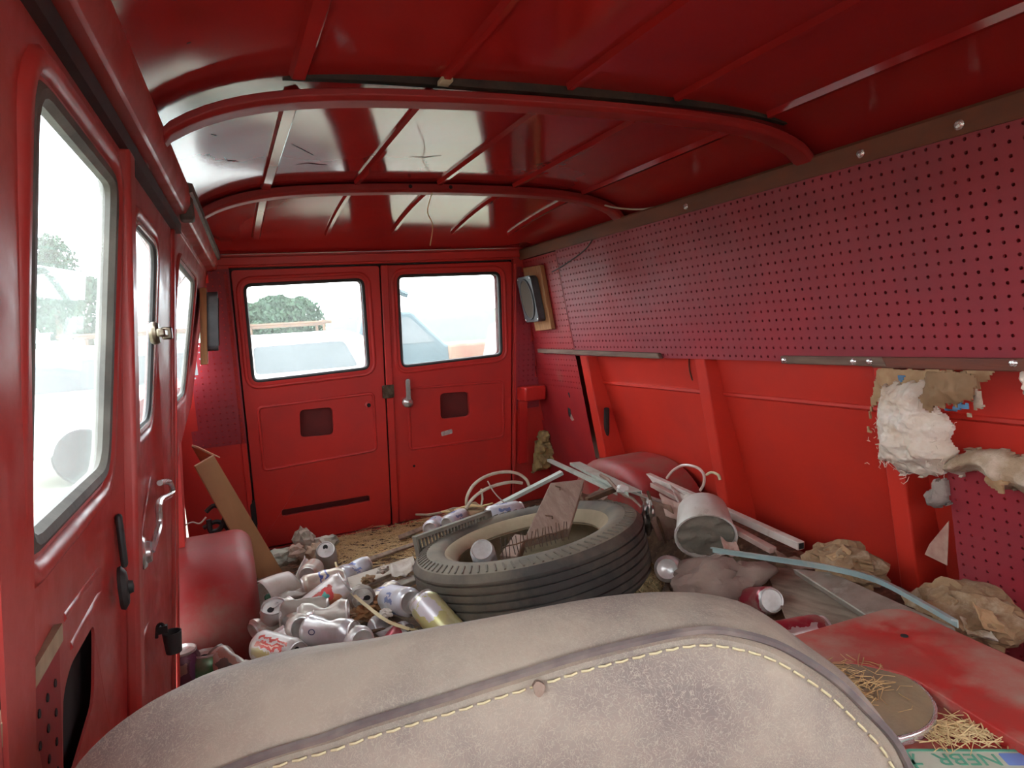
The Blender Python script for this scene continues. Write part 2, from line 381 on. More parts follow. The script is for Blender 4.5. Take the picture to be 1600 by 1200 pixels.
# pegboard scrap with raw wooden top edge
A, E1 = onL(84, 1000), onL(0, 1140); sl_ = (E1[1] - A[1]) / (E1[0] - A[0]); D_ = (.30, A[1] + sl_ * (.30 - A[0]))
def pegsheet(outer, u0, v0, nu, nv, step, r, t, mapf, w, skipf=None, seg=8):
    """sheet made of square cells, each with a real round hole"""
    b = MB()
    def cell(u, v, hole):
        h = step / 2
        if not hole:
            P = [(u - h, v - h), (u + h, v - h), (u + h, v + h), (u - h, v + h)]
            b.add([mapf(p[0], p[1], w) for p in P], [(0, 1, 2, 3)]); return
        sq = []; ci = []
        for k in range(seg):
            a = 2 * PI * (k + .5) / seg; c, s_ = math.cos(a), math.sin(a); q = 1 / max(abs(c), abs(s_))
            sq.append((u + h * c * q, v + h * s_ * q)); ci.append((u + r * c, v + r * s_))
        corners = [(u + h, v + h), (u - h, v + h), (u - h, v - h), (u + h, v - h)]
        V = [mapf(p[0], p[1], w) for p in sq] + [mapf(p[0], p[1], w) for p in ci] + [mapf(p[0], p[1], w - t) for p in ci] + [mapf(p[0], p[1], w) for p in corners]
        f = []
        for k in range(seg):
            j = (k + 1) % seg; f.append((k, j, seg + j, seg + k)); f.append((seg + k, seg + j, 2 * seg + j, 2 * seg + k))
        # square corners: between seg samples around 45, 135, 225, 315 degrees
        for ci_, ang in enumerate((45, 135, 225, 315)):
            k = int((ang / 360 * seg - .5)); 
            f.append((k % seg, 3 * seg + ci_, (k + 1) % seg))
        b.add(V, f)
    for i in range(nu):
        for j in range(nv):
            u = u0 + (i + .5) * step; v = v0 + (j + .5) * step
            c = skipf(u, v) if skipf else 1
            if c: cell(u, v, c == 1)
    return b
b = MB(); b.panel([(A[0], A[1]), (A[0] + .0, .30), (.30, .30), (.30, D_[1])], [], .003, mapL, .004)
scrap = b.build('pegboard_scrap', M['pegold'], door1)
b = MB()
for i in range(7):
    for j in range(10):
        y = .655 - .0254 * 1.0 * i; z = .672 - .0254 * j
        if z < A[1] + sl_ * (y - A[0]) - .014: b.lathe([(0, .0008), (.0036, .0008), (.0036, -.003)], 8, Matrix.Translation(mapL(y, z, .0042)) @ Matrix.Rotation(PI / 2, 4, 'Y'))
b.build('peg_hole', M['dark'], scrap, props={'kind': 'stuff'})
ya, za = A; b = MB(); b.panel([(ya - .002, za + .014), (ya, za - .002), (.30, D_[1] - .002), (.30, D_[1] + .014)], [], .006, mapL, .007); b.build('raw_edge', mat('raw_wood_edge', (.42, .31, .19), .8, col2=(.33, .23, .14), scale=30), door1)

# rear cargo door of the side
H2 = rquad([onL(232, 785), onL(226, 880), onL(219, 890), onL(219, 830)], .012); H3 = rquad([onL(229, 985), onL(231, 1040), onL(222, 1075), onL(221, 1010)], .012)
b = MB(); b.panel([(SEAM1 + .010, .105), (SEAM2, .105), (SEAM2, 1.188), (SEAM1 + .010, 1.188)], [W2, H2, H3], .003, mapL, -.004)
door2 = struct(b.build('door_2', M['ldoor'], bevel=.004), 'red cargo door with chrome crank handle and latched narrow window', 'door')
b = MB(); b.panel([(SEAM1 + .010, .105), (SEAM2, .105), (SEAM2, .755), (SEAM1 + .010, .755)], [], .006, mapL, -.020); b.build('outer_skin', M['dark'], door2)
lip(door2, W2, mapL, .018, .010, -.006, M['ldoor'])
window(door2, shrink(W2, .0), mapL, .009, .006, M['pane_side'], M['black'])
b = MB(); b.tube([mapL(p[0], p[1], -.004) for p in shrink(W2, .0)], .0065, 8, closed=True); b.build('chrome_bead', M['chrome'], door2)
b = MB(); b.panel([(SEAM2 - .03, .12), (SEAM2 - .002, .12), (SEAM2 - .002, 1.185), (SEAM2 - .03, 1.185)], [], .012, mapL, .003); b.build('door_edge', M['ldoor'], door2, bevel=.005)
for a, c in (((203, 965), (236, 745)), ((212, 1045), (245, 935))):
    p, q = onL(*a), onL(*c); b = MB(); b.tube([mapL(p[0] + (q[0] - p[0]) * i / 8, p[1] + (q[1] - p[1]) * i / 8, -.005) for i in range(9)], .005, 6); b.build('pressed_crease', M['ldoor'], door2, smooth=60)
# chrome crank handle
hy, hz = onL(210, 866); base = mapL(hy, hz, .0)
b = MB(); b.lathe([(0, 0), (.034, 0), (.036, .004), (.032, .008), (0, .008)], 20, Matrix.Translation(base) @ Matrix.Rotation(PI / 2, 4, 'Y')); esc = b.build('handle_escutcheon', M['black'], door2)
b = MB(); b.lathe([(.0, .008), (.025, .008), (.027, .013), (.023, .017), (.018, .018), (.016, .024), (0, .026)], 20, Matrix.Translation(base) @ Matrix.Rotation(PI / 2, 4, 'Y')); boss2 = b.build('handle_boss', M['chrome'], door2)
hp = [base + Vector((.024, 0, 0)), base + Vector((.030, .02, .016)), base + Vector((.034, .06, .03)), base + Vector((.036, .085, .06)), mapL(*onL(243, 775), .03), mapL(*onL(240, 757), .028), mapL(*onL(233, 757), .018)]
def smoothpath(P, k=4):
    P = [Vector(p) for p in P]; out = []
    for i in range(len(P) - 1):
        p0 = P[max(0, i - 1)]; p1 = P[i]; p2 = P[i + 1]; p3 = P[min(len(P) - 1, i + 2)]
        for j in range(k):
            t = j / k
            out.append(.5 * ((2 * p1) + (-p0 + p2) * t + (2 * p0 - 5 * p1 + 4 * p2 - p3) * t * t + (-p0 + 3 * p1 - 3 * p2 + p3) * t ** 3))
    return out + [P[-1]]
b = MB(); b.tube(smoothpath(hp), .0055, 8); b.build('handle_lever', M['chrome'], boss2)
# window latch
ly, lz = onL(236, 521); p = mapL(ly, lz, .006)
lt = MB(); lt.lathe([(0, -.008), (.016, -.008), (.019, -.003), (.019, .003), (.016, .008), (0, .009)], 16, Matrix.Translation(p) @ Matrix.Rotation(PI / 2, 4, 'Y') @ Matrix.Diagonal((1.1, 1.3, 1, 1))); lo_ = lt.build('window_latch', M['oldmetal'], door2)
b = MB(); b.box(p + Vector((.012, .015, 0)), (.014, .09, .014)); b.box(p + Vector((.016, .07, .0)), (.018, .028, .024)); b.build('latch_lever', M['oldmetal'], lo_, bevel=.003)

# ---- rear wall and the two rear doors
XL_, XR_ = .071, 1.288; GAP = .668; ZT = 1.212; ZB = .015
b = MB()
frame_out = [(-.20, -.02), (1.62, -.02), (1.55, .75), (1.41, 1.272), (-.01, 1.272), (-.085, .80), (-.20, .75)]
open_ = [(XL_ - .008, ZB - .008), (XR_ + .008, ZB - .008), (XR_ + .008, ZT + .010), (XL_ - .008, ZT + .010)]
b.panel(frame_out, [open_], .03, mapB, .0)
wall_back = struct(b.build('wall_back', M['door'], bevel=.003))
b = MB(); b.panel([(-.0, ZT + .016), (1.36, ZT + .016), (1.35, ZT + .05), (.01, ZT + .05)], [], .012, mapB, .012); b.build('header_rail', M['door'], wall_back, bevel=.004)
def bar(P, mapf, t, w, name, m_, parent, bevel=.002):
    b = MB(); b.panel(P, [], t, mapf, w); return b.build(name, m_, parent, bevel=bevel)
# weather seal behind all gaps
b = MB(); b.panel(rrect(XL_ - .02, ZB - .015, XR_ + .02, ZT + .02, .01, 2), [rrect(XL_ + .02, ZB + .03, GAP - .022, ZT - .02, .02, 2), rrect(GAP + .012, ZB + .03, XR_ - .02, ZT - .02, .02, 2), [(GAP - .0055, .03), (GAP - .0035, .03), (GAP - .0035, .50), (GAP - .0045, .52)]], .01, mapB, -.028); b.build('weather_seal', M['black'], wall_back)
M['primer_shade'] = mat('red_primer_and_shade', (.15, .018, .016), .8, col2=(.10, .016, .014), scale=8)  # primer red, darkened to put shade inside the rear door cut-outs
def rear_door(name, x0, x1, win, embl, emh, label):
    b = MB(); b.panel(rquad([(x0, ZB), (x1, ZB), (x1, ZT), (x0, ZT)], .012, 2), [win] + emh, .022, mapB, .0)
    d = struct(b.build(name, M['door'], bevel=.004), label, 'door')
    b = MB(); b.panel([(x0, ZB), (x1, ZB), (x1, ZT), (x0, ZT)], [shrink(win, .01)], .008, mapB, -.05); b.build('outer_skin', M['primer_shade'], d)
    lip(d, win, mapB, .020, .009, -.003, M['door'])
    window(d, win, mapB, .016, .0095, M['pane_rear'], M['black'])
    b = MB(); b.tube([mapB(p[0], p[1], -.0005) for p in embl], .007, 8, closed=True); b.build('pressed_panel_bead', M['door'], d, smooth=60)
    return d
wl = rquad([onB(379, 443), onB(569, 434), onB(579, 577), onB(394, 599)], .035)
wr = rquad([onB(620, 429), onB(782, 424), onB(786, 556), onB(627, 575)], .035)
el = rquad([onB(403, 637), onB(583, 614), onB(588, 703), onB(412, 735)], .02)
er = rquad([onB(638, 607), onB(786, 596), onB(786, 682), onB(641, 702)], .02)
hl = [rquad([onB(468, 641), onB(519, 636), onB(522, 679), onB(470, 684)], .022), rquad([onB(440, 797), onB(577, 774), onB(578, 783), onB(441, 807)], .008, 3)]
hr = [rquad([onB(688, 615), onB(732, 612), onB(734, 650), onB(689, 655)], .022)]
door3 = rear_door('door_3', XL_, GAP - .006, wl, el, hl, 'left red rear door with window, square access hole and long slot')
door4 = rear_door('door_4', GAP + .006, XR_, wr, er, hr, 'right red rear door with upright chrome lever handle')
# vertical overlap strip at the edge of the right door
bar([(GAP - .002, ZB), (GAP + .030, ZB), (GAP + .030, ZT), (GAP - .002, ZT)], mapB, .012, .012, 'overlap_strip', M['door'], door4, .004)
bx, bz = onB(606, 612); b = MB(); b.panel(rrect(bx - .028, bz - .028, bx + .024, bz + .032, .006, 3), [], .014, mapB, .022); b.build('striker_plate', M['oldmetal'], door4, bevel=.003)
kx, kz = onB(576, 633); b = MB(); Mr = Matrix.Translation(mapB(kx, kz, .0)) @ Matrix.Rotation(PI / 2, 4, 'X'); b.lathe([(.020, 0), (.020, .006), (.011, .009), (.010, .003), (0, .002)], 6, Mr); b.build('lock_nut', M['door'], door3)
b = MB(); b.lathe([(0, .0045), (.0085, .0045), (.0085, .0)], 12, Mr); b.build('lock_hole', M['dark'], door3)
hx, hz = onB(636, 628); p = mapB(hx, hz, 0); Mr = Matrix.Translation(p) @ Matrix.Rotation(PI / 2, 4, 'X')
b = MB(); b.lathe([(0, 0), (.026, 0), (.027, .012), (.024, .020), (.016, .026), (0, .028)], 20, Mr); boss4 = b.build('handle_boss', M['chrome'], door4)
b = MB(); b.panel(rquad([(hx - .011, hz + .012), (hx + .011, hz + .012), (hx + .010, hz + .108), (hx - .010, hz + .108)], .008, 4), [], .010, mapB, .032); b.build('handle_lever', M['chrome'], boss4, bevel=.003)
sx, sz = onB(698, 676); b = MB(); sr = math.radians(8)
b.panel([(sx + u * math.cos(sr) - v * math.sin(sr), sz + u * math.sin(sr) + v * math.cos(sr)) for u, v in rrect(-.028, -.011, .028, .011, .005, 3)], [], .0015, mapB, .0015); b.build('paper_sticker', mat('pale_sticker', (.55, .50, .45), .7, col2=(.35, .3, .28), scale=60), door4)
for (px, py) in ((640, 733),):
    hx2, hz2 = onB(px + 7, py - 5); b = MB(); b.lathe([(0, .002), (.006, .002), (.006, -.002)], 10, Matrix.Translation(mapB(hx2, hz2)) @ Matrix.Rotation(PI / 2, 4, 'X')); b.build('bolt_hole', M['dark'], door4)
# dark hinge below left door
b = MB(); hx2, hz2 = onB(398, 800); b.box(mapB(hx2 - .005, hz2, .012), (.022, .02, .11)); b.build('door_hinge', M['dark'], wall_back, bevel=.004)
# pegboard corner pieces on the rear wall
def pegmask(poly):
    P = [Vector(p) for p in poly]
    def inside(u, v):
        c = False; n = len(P)
        for i in range(n):
            a, d = P[i], P[(i + 1) % n]
            if (a.y > v) != (d.y > v) and u < (d.x - a.x) * (v - a.y) / (d.y - a.y) + a.x: c = not c
        return c
    return inside
b = pegsheet(None, -.165, .505, 9, 28, .0254, .0033, .006, mapB, .014, lambda u, v: 1 if u < XL_ - .02 and u > xl(2.9, v) + .005 else 0)
o = b.build('corner_pegboard', M['peg'], wall_back)
b = pegsheet(None, XR_ + .018, .50, 6, 27, .0254, .0033, .006, mapB, .014, lambda u, v: 1 if u < xr(v) - .012 else 0)
o = b.build('corner_pegboard', M['peg'], wall_back)
# plain edge strips to close the sheets
bar([(XR_ + .010, .02), (XR_ + .020, .02), (XR_ + .020, 1.2), (XR_ + .010, 1.2)], mapB, .014, .014, 'frame_edge', M['door'], wall_back)
bar([(XL_ - .030, .02), (XL_ - .012, .02), (XL_ - .012, 1.2), (XL_ - .030, 1.2)], mapB, .014, .014, 'frame_edge', M['door'], wall_back)

# ---- right side wall: skin, posts, pegboard
b = MB(); b.grid(2, 26, lambda u, v: mapS(.15 + 3.0 * u, -.02 + 1.33 * v, .006 * math.exp(-((-.02 + 1.33 * v - .668) / .018) ** 2)))
wall_right = struct(b.build('wall_right', M['skin'], smooth=60))
q = wall_right.modifiers.new('t', 'SOLIDIFY'); q.thickness = .01; q.offset = 1
def shelf_bead(z, d, y0, y1):
    path = [((xskin(z), y, z), (-1, 0, 0), (0, 0, 1)) for y in (y0, y1)]
    MB().sweep(path, [(-.01, .016), (d, .004), (d, -.004), (-.01, -.016)]).build('body_bead', M['skin'], wall_right, smooth=30)
def post(yc, wy, name='body_post'):
    path = []
    for i in range(15):
        z = -.01 + 1.27 * i / 14; bul = .012 * math.sin(PI * min(1, max(0, z / .8)))
        path.append(((xr(z) + .004, yc, z), (0, 1, 0), (1, 0, 0)))
    w = wy / 2
    return MB().sweep(path, [(-w - .002, .13), (-w, .004), (-w + .003, 0), (w - .003, 0), (w, .004), (w + .002, .13)]).build(name, M['skin'], wall_right, smooth=30, bevel=.003)
for yc, wy in ((1.735, .05), (1.083, .05), (2.49, .06), (.45, .05)): post(yc, wy)
zb_ = onR(1250, 627, -.06)[1]; shelf_bead(zb_, .007, .15, 3.1)
ZP0 = .765; STEP = .0254; YJ = 2.525
nrow = 18; ytop = ZP0 + nrow * STEP                                             # 1.2222
ncol = int((YJ - .25) / STEP)
b = pegsheet(None, YJ - ncol * STEP, ZP0, ncol, nrow, STEP, .0038, .006, mapR, .008)
peg = b.build('pegboard', M['peg'], wall_right, smooth=0)
b = pegsheet(None, YJ + .006, .30, 21, 36, STEP, .0034, .006, mapR, .008, lambda u, v: (1 if v > .60 else 2) if u < yb(v) - .012 else 0)
peg2 = b.build('pegboard', M['pegold'], wall_right, smooth=0)
b = MB(); b.panel([(YJ + .002, .02), (3.06, .02), (3.03, .302), (YJ + .002, .302)], [], .006, mapR, .008); b.build('pegboard_foot', M['pegold'], wall_right)
# torn hole in the rear board
ty, tz = onR(893, 645); b = MB(); b.panel([(ty - .012, tz + .02), (ty + .010, tz + .026), (ty + .016, tz - .016), (ty - .006, tz - .022)], [], .001, mapR, .0095); b.build('torn_hole', M['dark'], peg2)
b = MB(); b.panel([(ty - .03, tz - .03), (ty - .012, tz - .002), (ty + .004, tz - .026), (ty - .01, tz - .036)], [], .0012, mapR, .010); b.build('torn_paper', mat('torn_hardboard', (.45, .25, .2), .9), peg2)
ty, tz = onR(892, 617); b = MB(); b.panel([(ty - .004, tz + .012), (ty + .005, tz + .012), (ty + .005, tz - .012), (ty - .004, tz - .010)], [], .001, mapR, .0095); b.build('torn_hole', M['dark'], peg2)
# pegboard below, near the engine cover
b = pegsheet(None, .945 - 27 * STEP, .12, 27, 17, STEP, .0034, .006, mapR, .008, lambda u, v: 1)
peg3 = b.build('pegboard', M['peg'], wall_right, smooth=0)
p1 = onR(1484, 812); p2 = onR(1484, 882); p3 = onR(1449, 865)
b = MB(); b.panel([(p1[0] - .004, p1[1]), (p2[0], p2[1]), (p3[0], p3[1]), (p3[0] - .015, p3[1] + .03)], [], .002, mapR, .010); b.build('torn_paper', mat('torn_board_face', (.50, .32, .24), .9, col2=(.4, .2, .16), scale=30), wall_right)
# stained wooden rail along the roof edge
path = [((xr(1.243), y, 1.243), (-1, 0, -.149), (-.149, 0, 1)) for y in [-.9 + 3.76 * i / 10 for i in range(11)]]
rail = struct(MB().sweep(path, [(-.05, -.024), (.020, -.024), (.022, -.020), (.022, .018), (.016, .024), (-.05, .024)]).build('trim_1', M['railwood'], smooth=30))
for (px, py) in ((1499, 195), (1072, 323), (1345, 240)):
    y_, z_ = onR(px, py, .022); b = MB(); b.lathe([(0, .007), (.006, .006), (.010, .002), (.010, -.002)], 12, Matrix.Translation(mapR(y_, z_, .022)) @ Matrix.Rotation(-PI / 2, 4, 'Y')); b.build('bolt', M['chrome'], rail)
# wooden slats at the lower edge of the pegboard
def slat(name, pa, pb, hgt, th, m_, label, bolts=()):
    ya, za = onR(*pa, .02); yb_, zb_ = onR(*pb, .02)
    t = thing(name, label, 'wooden slat', mapR((ya + yb_) / 2, min(za, zb_) - hgt / 2, .016), 'wooden slats along the pegboard edge')
    P = [(ya, za + hgt / 2), (yb_, zb_ + hgt / 2), (yb_ + (.01 if yb_ > ya else -.01), zb_ - hgt / 2), (ya, za - hgt / 2)]
    b = MB(); b.panel(P, [], th, mapR, .010 + th); b.build('board', m_, t, bevel=.003)
    for bp in bolts:
        y_, z_ = onR(*bp, .03); b = MB(); b.lathe([(0, .006), (.005, .005), (.008, .001), (.008, -.004)], 12, Matrix.Translation(mapR(y_, z_, .011 + th)) @ Matrix.Rotation(-PI / 2, 4, 'Y')); b.build('bolt', M['chrome'], t)
    return t
slat('wooden_slat', (842, 548), (1030, 556), .020, .018, M['slat'], 'grey weathered wooden slat under the speaker on the wall')
slat('wooden_slat', (1222, 562), (1380, 565), .022, .016, M['slat'], 'short grey wooden slat end beside the hanging insulation', ((1224, 563), (1332, 565), (1357, 565)))
slat('wooden_slat', (1362, 566), (1680, 572), .026, .013, M['slatred'], 'red-brown wooden slat above the hanging insulation', ((1580, 568),))
# dark hose and cable tucked beside the rear post
b = MB(); P = [mapR(*onR(937, y_), -.035) for y_ in range(640, 741, 10)]; b.tube(P, .012, 8); tag(b.build('rubber_hose', M['black']), 'black rubber hose standing behind the rear post', 'hose')
# cable clip wires
b = MB(); P = smoothpath([mapR(*onR(1058, 562), -.05), mapR(*onR(1057, 580), -.055), mapR(*onR(1060, 597), -.06)]); b.tube(P, .0025, 6); b.build('wire_clip', M['oldmetal'], wall_right)

# dents and scratches in the gloss of the second roof bay
def onroof(px, py):
    r = ray(px, py); z = 1.35
    for i in range(30):
        p = EYE + r * ((z - H) / r.z); z = roofz(p.x, p.y)
    return EYE + r * ((z - .0008 - H) / r.z)
M['scratch'] = mat('scratched_bare_metal', (.06, .03, .03), .6)
for P in ([(462, 258), (480, 255), (498, 257), (512, 258)], [(350, 245), (356, 252), (366, 251), (374, 254)], [(330, 210), (338, 212)], [(455, 225), (475, 235), (490, 243)], [(640, 245), (665, 246), (690, 243)], [(292, 68), (298, 66)]):
    n_p = len(P); b = MB(); b.tube([onroof(*p) for p in P], [.0003] + [.0008] * (n_p - 2) + [.0003] if n_p > 2 else .0006, 5); b.build('scratch', M['scratch'], ceiling)
# ---- cab in front of the camera position: windscreen wall and driver's door with window (light comes in here)
b = MB(); b.panel([(-.95, -.02), (.15, -.02), (.15, 1.27), (-.95, 1.27)], [rrect(-.72, .74, .06, 1.17, .06)], .02, mapS, 0)
d5 = struct(b.build('door_5', M['red'], bevel=.004), 'red driver door with window beside the cab', 'door')
b = MB(); b.panel(rrect(-.73, .73, .07, 1.18, .06), [], .004, mapS, -.008); b.build('window_pane', M['pane_rear'], d5)
def mapF(x, z, w=0): return Vector((x, -.95 + w, z))
ws = rquad([(.02, .86), (1.32, .86), (1.28, 1.16), (.06, 1.16)], .08)  # unseen windscreen, cut low to hold back light from the front
b = MB(); b.panel([(-.2, -.02), (1.62, -.02), (1.5, 1.3), (-.1, 1.3)], [ws], .03, mapF, 0); wf = struct(b.build('wall_front', M['red'], bevel=.004))
b = MB(); b.panel(shrink(ws, -.01), [], .005, mapF, -.012); b.build('window_pane', M['pane_side'], wf)
b = MB(); b.panel([(-.95, -.02), (.278, -.02), (.278, 1.195), (-.95, 1.195)], [rrect(-.74, .74, .18, 1.14, .06)], .02, mapL, 0)  # unseen passenger door, added closed to reduce light from the cab
d6 = struct(b.build('door_6', M['red'], bevel=.004), 'unseen red passenger cab door with window, added to cut cab light', 'door')
b = MB(); b.panel(rrect(-.75, .73, .19, 1.15, .06), [], .004, mapL, -.008); b.build('window_pane', M['pane_side'], d6)
# ------------------------------------------------------------------ seat back in the foreground
def leather():
    m = mat('worn_leather', (.34, .275, .215), .72, col2=(.185, .145, .128), scale=9, spread=(.38, .62), dust=(.35, .295, .235), dscale=4, dspread=(.46, .66), bump=.35, bscale=70)
    nt = m.node_tree; b = nt.nodes['Principled BSDF']; tc = nt.nodes['Texture Coordinate']
    v = nt.nodes.new('ShaderNodeTexVoronoi'); v.feature = 'DISTANCE_TO_EDGE'; v.inputs['Scale'].default_value = 140
    n = nt.nodes.new('ShaderNodeTexNoise'); n.inputs['Scale'].default_value = 22; n.inputs['Detail'].default_value = 5
    ad = nt.nodes.new('ShaderNodeMix'); ad.data_type = 'RGBA'; ad.inputs['Factor'].default_value = .22
    nt.links.new(tc.outputs['Object'], n.inputs['Vector']); nt.links.new(tc.outputs['Object'], ad.inputs['A']); nt.links.new(n.outputs['Color'], ad.inputs['B']); nt.links.new(ad.outputs['Result'], v.inputs['Vector'])
    r = ramp(nt, [(.0, (1, 1, 1)), (.07, (0, 0, 0))]); nt.links.new(v.outputs['Distance'], r.inputs[0])
    n2 = nt.nodes.new('ShaderNodeTexNoise'); n2.inputs['Scale'].default_value = 9; nt.links.new(tc.outputs['Object'], n2.inputs['Vector'])
    mu = nt.nodes.new('ShaderNodeMath'); mu.operation = 'MULTIPLY'; nt.links.new(r.outputs[0], mu.inputs[0]); nt.links.new(n2.outputs[0], mu.inputs[1])
    old = b.inputs['Base Color'].links[0].from_socket; mx = nt.nodes.new('ShaderNodeMix'); mx.data_type = 'RGBA'
    nt.links.new(mu.outputs[0], mx.inputs['Factor']); nt.links.new(old, mx.inputs['A']); mx.inputs['B'].default_value = (.43, .37, .28, 1); nt.links.new(mx.outputs['Result'], b.inputs['Base Color'])
    return m
M['leather'] = leather()
psi = math.radians(16); a_ = Vector((math.cos(psi), -math.sin(psi), 0)); u_ = Vector((.04, .14, 1)).normalized(); n_ = a_.cross(u_).normalized()
if n_.y > 0: n_ = -n_                                           # front of the seat looks to the windscreen (towards the camera)
SO = Vector((.16, .42, .70))
def onseat(px, py, w):
    r = ray(px, py); o = SO + n_ * w; t = (o - EYE).dot(n_) / r.dot(n_); p = EYE + r * t - o
    return (p.dot(a_), p.dot(u_))
def seatP(s, t, w): return SO + a_ * s + u_ * t + n_ * w
def resample(P, N):
    P = [Vector(p) for p in P]; L = [0]
    for i in range(1, len(P)): L.append(L[-1] + (P[i] - P[i-1]).length)
    out = []
    for k in range(N):
        d = L[-1] * k / (N - 1); i = 1
        while i < len(L) - 1 and L[i] < d: i += 1
        t = (d - L[i-1]) / max(1e-9, L[i] - L[i-1]); out.append(P[i-1].lerp(P[i], t))
    return out
sil = [(60, 1290), (120, 1195), (180, 1135), (260, 1083), (340, 1055), (420, 1037), (520, 1018), (640, 992), (760, 967), (880, 943), (970, 930), (1060, 925), (1110, 929), (1165, 943), (1215, 973), (1262, 1009), (1319, 1052), (1375, 1117), (1412, 1177), (1450, 1250), (1480, 1330)]
sea = [(190, 1330), (250, 1265), (330, 1222), (395, 1195), (450, 1177), (510, 1160), (565, 1140), (645, 1115), (710, 1095), (765, 1077), (830, 1057), (900, 1035), (950, 1022), (1000, 1010), (1060, 997), (1112, 992), (1170, 1001), (1225, 1020), (1300, 1067), (1352, 1116), (1397, 1165), (1425, 1225), (1450, 1310)]
NS = 72
def sm2(P): return [(p.x, p.y) for p in smoothpath([Vector((p[0], p[1], 0)) for p in P], 4)]
NS = 96; low = -.37
def skirt(P, d0, d1):
    P = [Vector(p) for p in P]; a, z = P[0], P[-1]
    L = [Vector((a.x + d0 * k, a.y + (low - a.y) * k)) for k in (1, .75, .5, .25)]; R = [Vector((z.x + d1 * k, z.y + (low - z.y) * k)) for k in (.25, .5, .75, 1)]
    return resample(L, 14)[:-1] + resample(P, 70) + resample(R, 14)[1:]
so = skirt([onseat(*p, 0) for p in sm2(sil)], .02, -.03); si = skirt([onseat(*p, .05) for p in sm2(sea)], .0, -.02)
NS = len(so)
rings = []
def ringpts(f): return [f(i) for i in range(NS)]
cmid = sum((p.x for p in si)) / NS
# from back centre over the rim to the seam and over the front face
def inset(i, d):
    c = Vector((cmid, -.10)); v = c - so[i]; return so[i] + v.normalized() * d
rings.append(ringpts(lambda i: seatP(*inset(i, .10), -.115)))
rings.append(ringpts(lambda i: seatP(*inset(i, .055), -.105)))
rings.append(ringpts(lambda i: seatP(*inset(i, .030), -.075)))
rings.append(ringpts(lambda i: seatP(*inset(i, .010), -.035)))
for k in range(0, 7):
    t = k / 7; 
    def fn(i, t=t):
        p = so[i].lerp(si[i], t); bul = .010 * math.sin(PI * t); return seatP(p.x, p.y, .05 * (t ** 1.3)) + (n_ * .9 + u_ * .15) * bul
    rings.append(ringpts(fn))
rings.append(ringpts(lambda i: seatP(*si[i], .047)))
for d, w in ((.004, .044), (.009, .047), (.02, .052), (.05, .058), (.10, .061), (.16, .062)):
    rings.append(ringpts(lambda i, d=d, w=w: seatP(*(si[i] + (Vector((cmid, -.22)) - si[i]).normalized() * d), w)))
b = MB(); vs = [p for r in rings for p in r]; fs = []
for j in range(len(rings) - 1):
    for i in range(NS - 1): fs.append((j * NS + i, j * NS + i + 1, (j + 1) * NS + i + 1, (j + 1) * NS + i))
L_ = len(rings) - 1
b.add(vs, fs); b.f.append(tuple(L_ * NS + i for i in range(NS))); b.f.append(tuple(i for i in reversed(range(NS))))
seat = thing('bucket_seat', 'worn grey-brown leather seat back with yellow stitched seam in the foreground', 'seat', seatP(.1, -.42, -.02))
seatb = b.build('seat_back', M['leather'], seat, smooth=50)
b = MB(); b.tube([seatP(*(si[i] + (Vector((cmid, -.22)) - si[i]).normalized() * -.003), .049) for i in range(NS)], .0028, 6); b.build('seam_piping', mat('dark_piping', (.11, .085, .082), .65, col2=(.19, .15, .13), scale=40), seatb)
st = resample([si[i] + (Vector((cmid, -.22)) - si[i]).normalized() * .0075 for i in range(NS)], 190); b = MB()
for k in range(0, 188, 2):
    p, q = st[k], st[k].lerp(st[k + 1], 1.45); b.tube([seatP(p.x, p.y, .0475), seatP((p.x + q.x) / 2, (p.y + q.y) / 2, .0490), seatP(q.x, q.y, .0475)], .0009, 5)
b.build('seam_stitching', mat('yellow_thread', (.58, .50, .30), .8), seatb, props={'kind': 'stuff'})
# seat cushion under the back, to the floor
b = MB(); cc = seatP(.05, -.40, .28); b.box((cc.x, cc.y, .30), (.40, .40, .14), Matrix.Rotation(-psi, 3, 'Z')); b.build('seat_cushion', M['leather'], seat, bevel=.04)
b = MB(); b.box((cc.x, cc.y + .05, .115), (.36, .38, .23), Matrix.Rotation(-psi, 3, 'Z')); b.build('seat_box', M['red'], seat, bevel=.01)
# burn mark / dimple and white scuff on the seat
p = Vector(onseat(843, 1078, .058)); b = MB(); Rm = Matrix((a_, u_, n_)).transposed().to_4x4(); Rm.translation = seatP(p.x, p.y, .0555)
b.panel([((.0036 + .0004 * math.sin(k * 2.0)) * math.cos(k * PI / 8), (.0046 + .0005 * math.cos(k * 1.1)) * math.sin(k * PI / 8)) for k in range(16)], [], .004, lambda x, y, w: Rm @ Vector((x, y, w)), .0012); b.build('worn_spot', mat('brown_spot', (.27, .19, .145), .8, col2=(.20, .13, .095), scale=120), seatb)
p = Vector(onseat(1134, 947, .012)); Rm = Matrix((a_, u_, n_)).transposed().to_4x4()

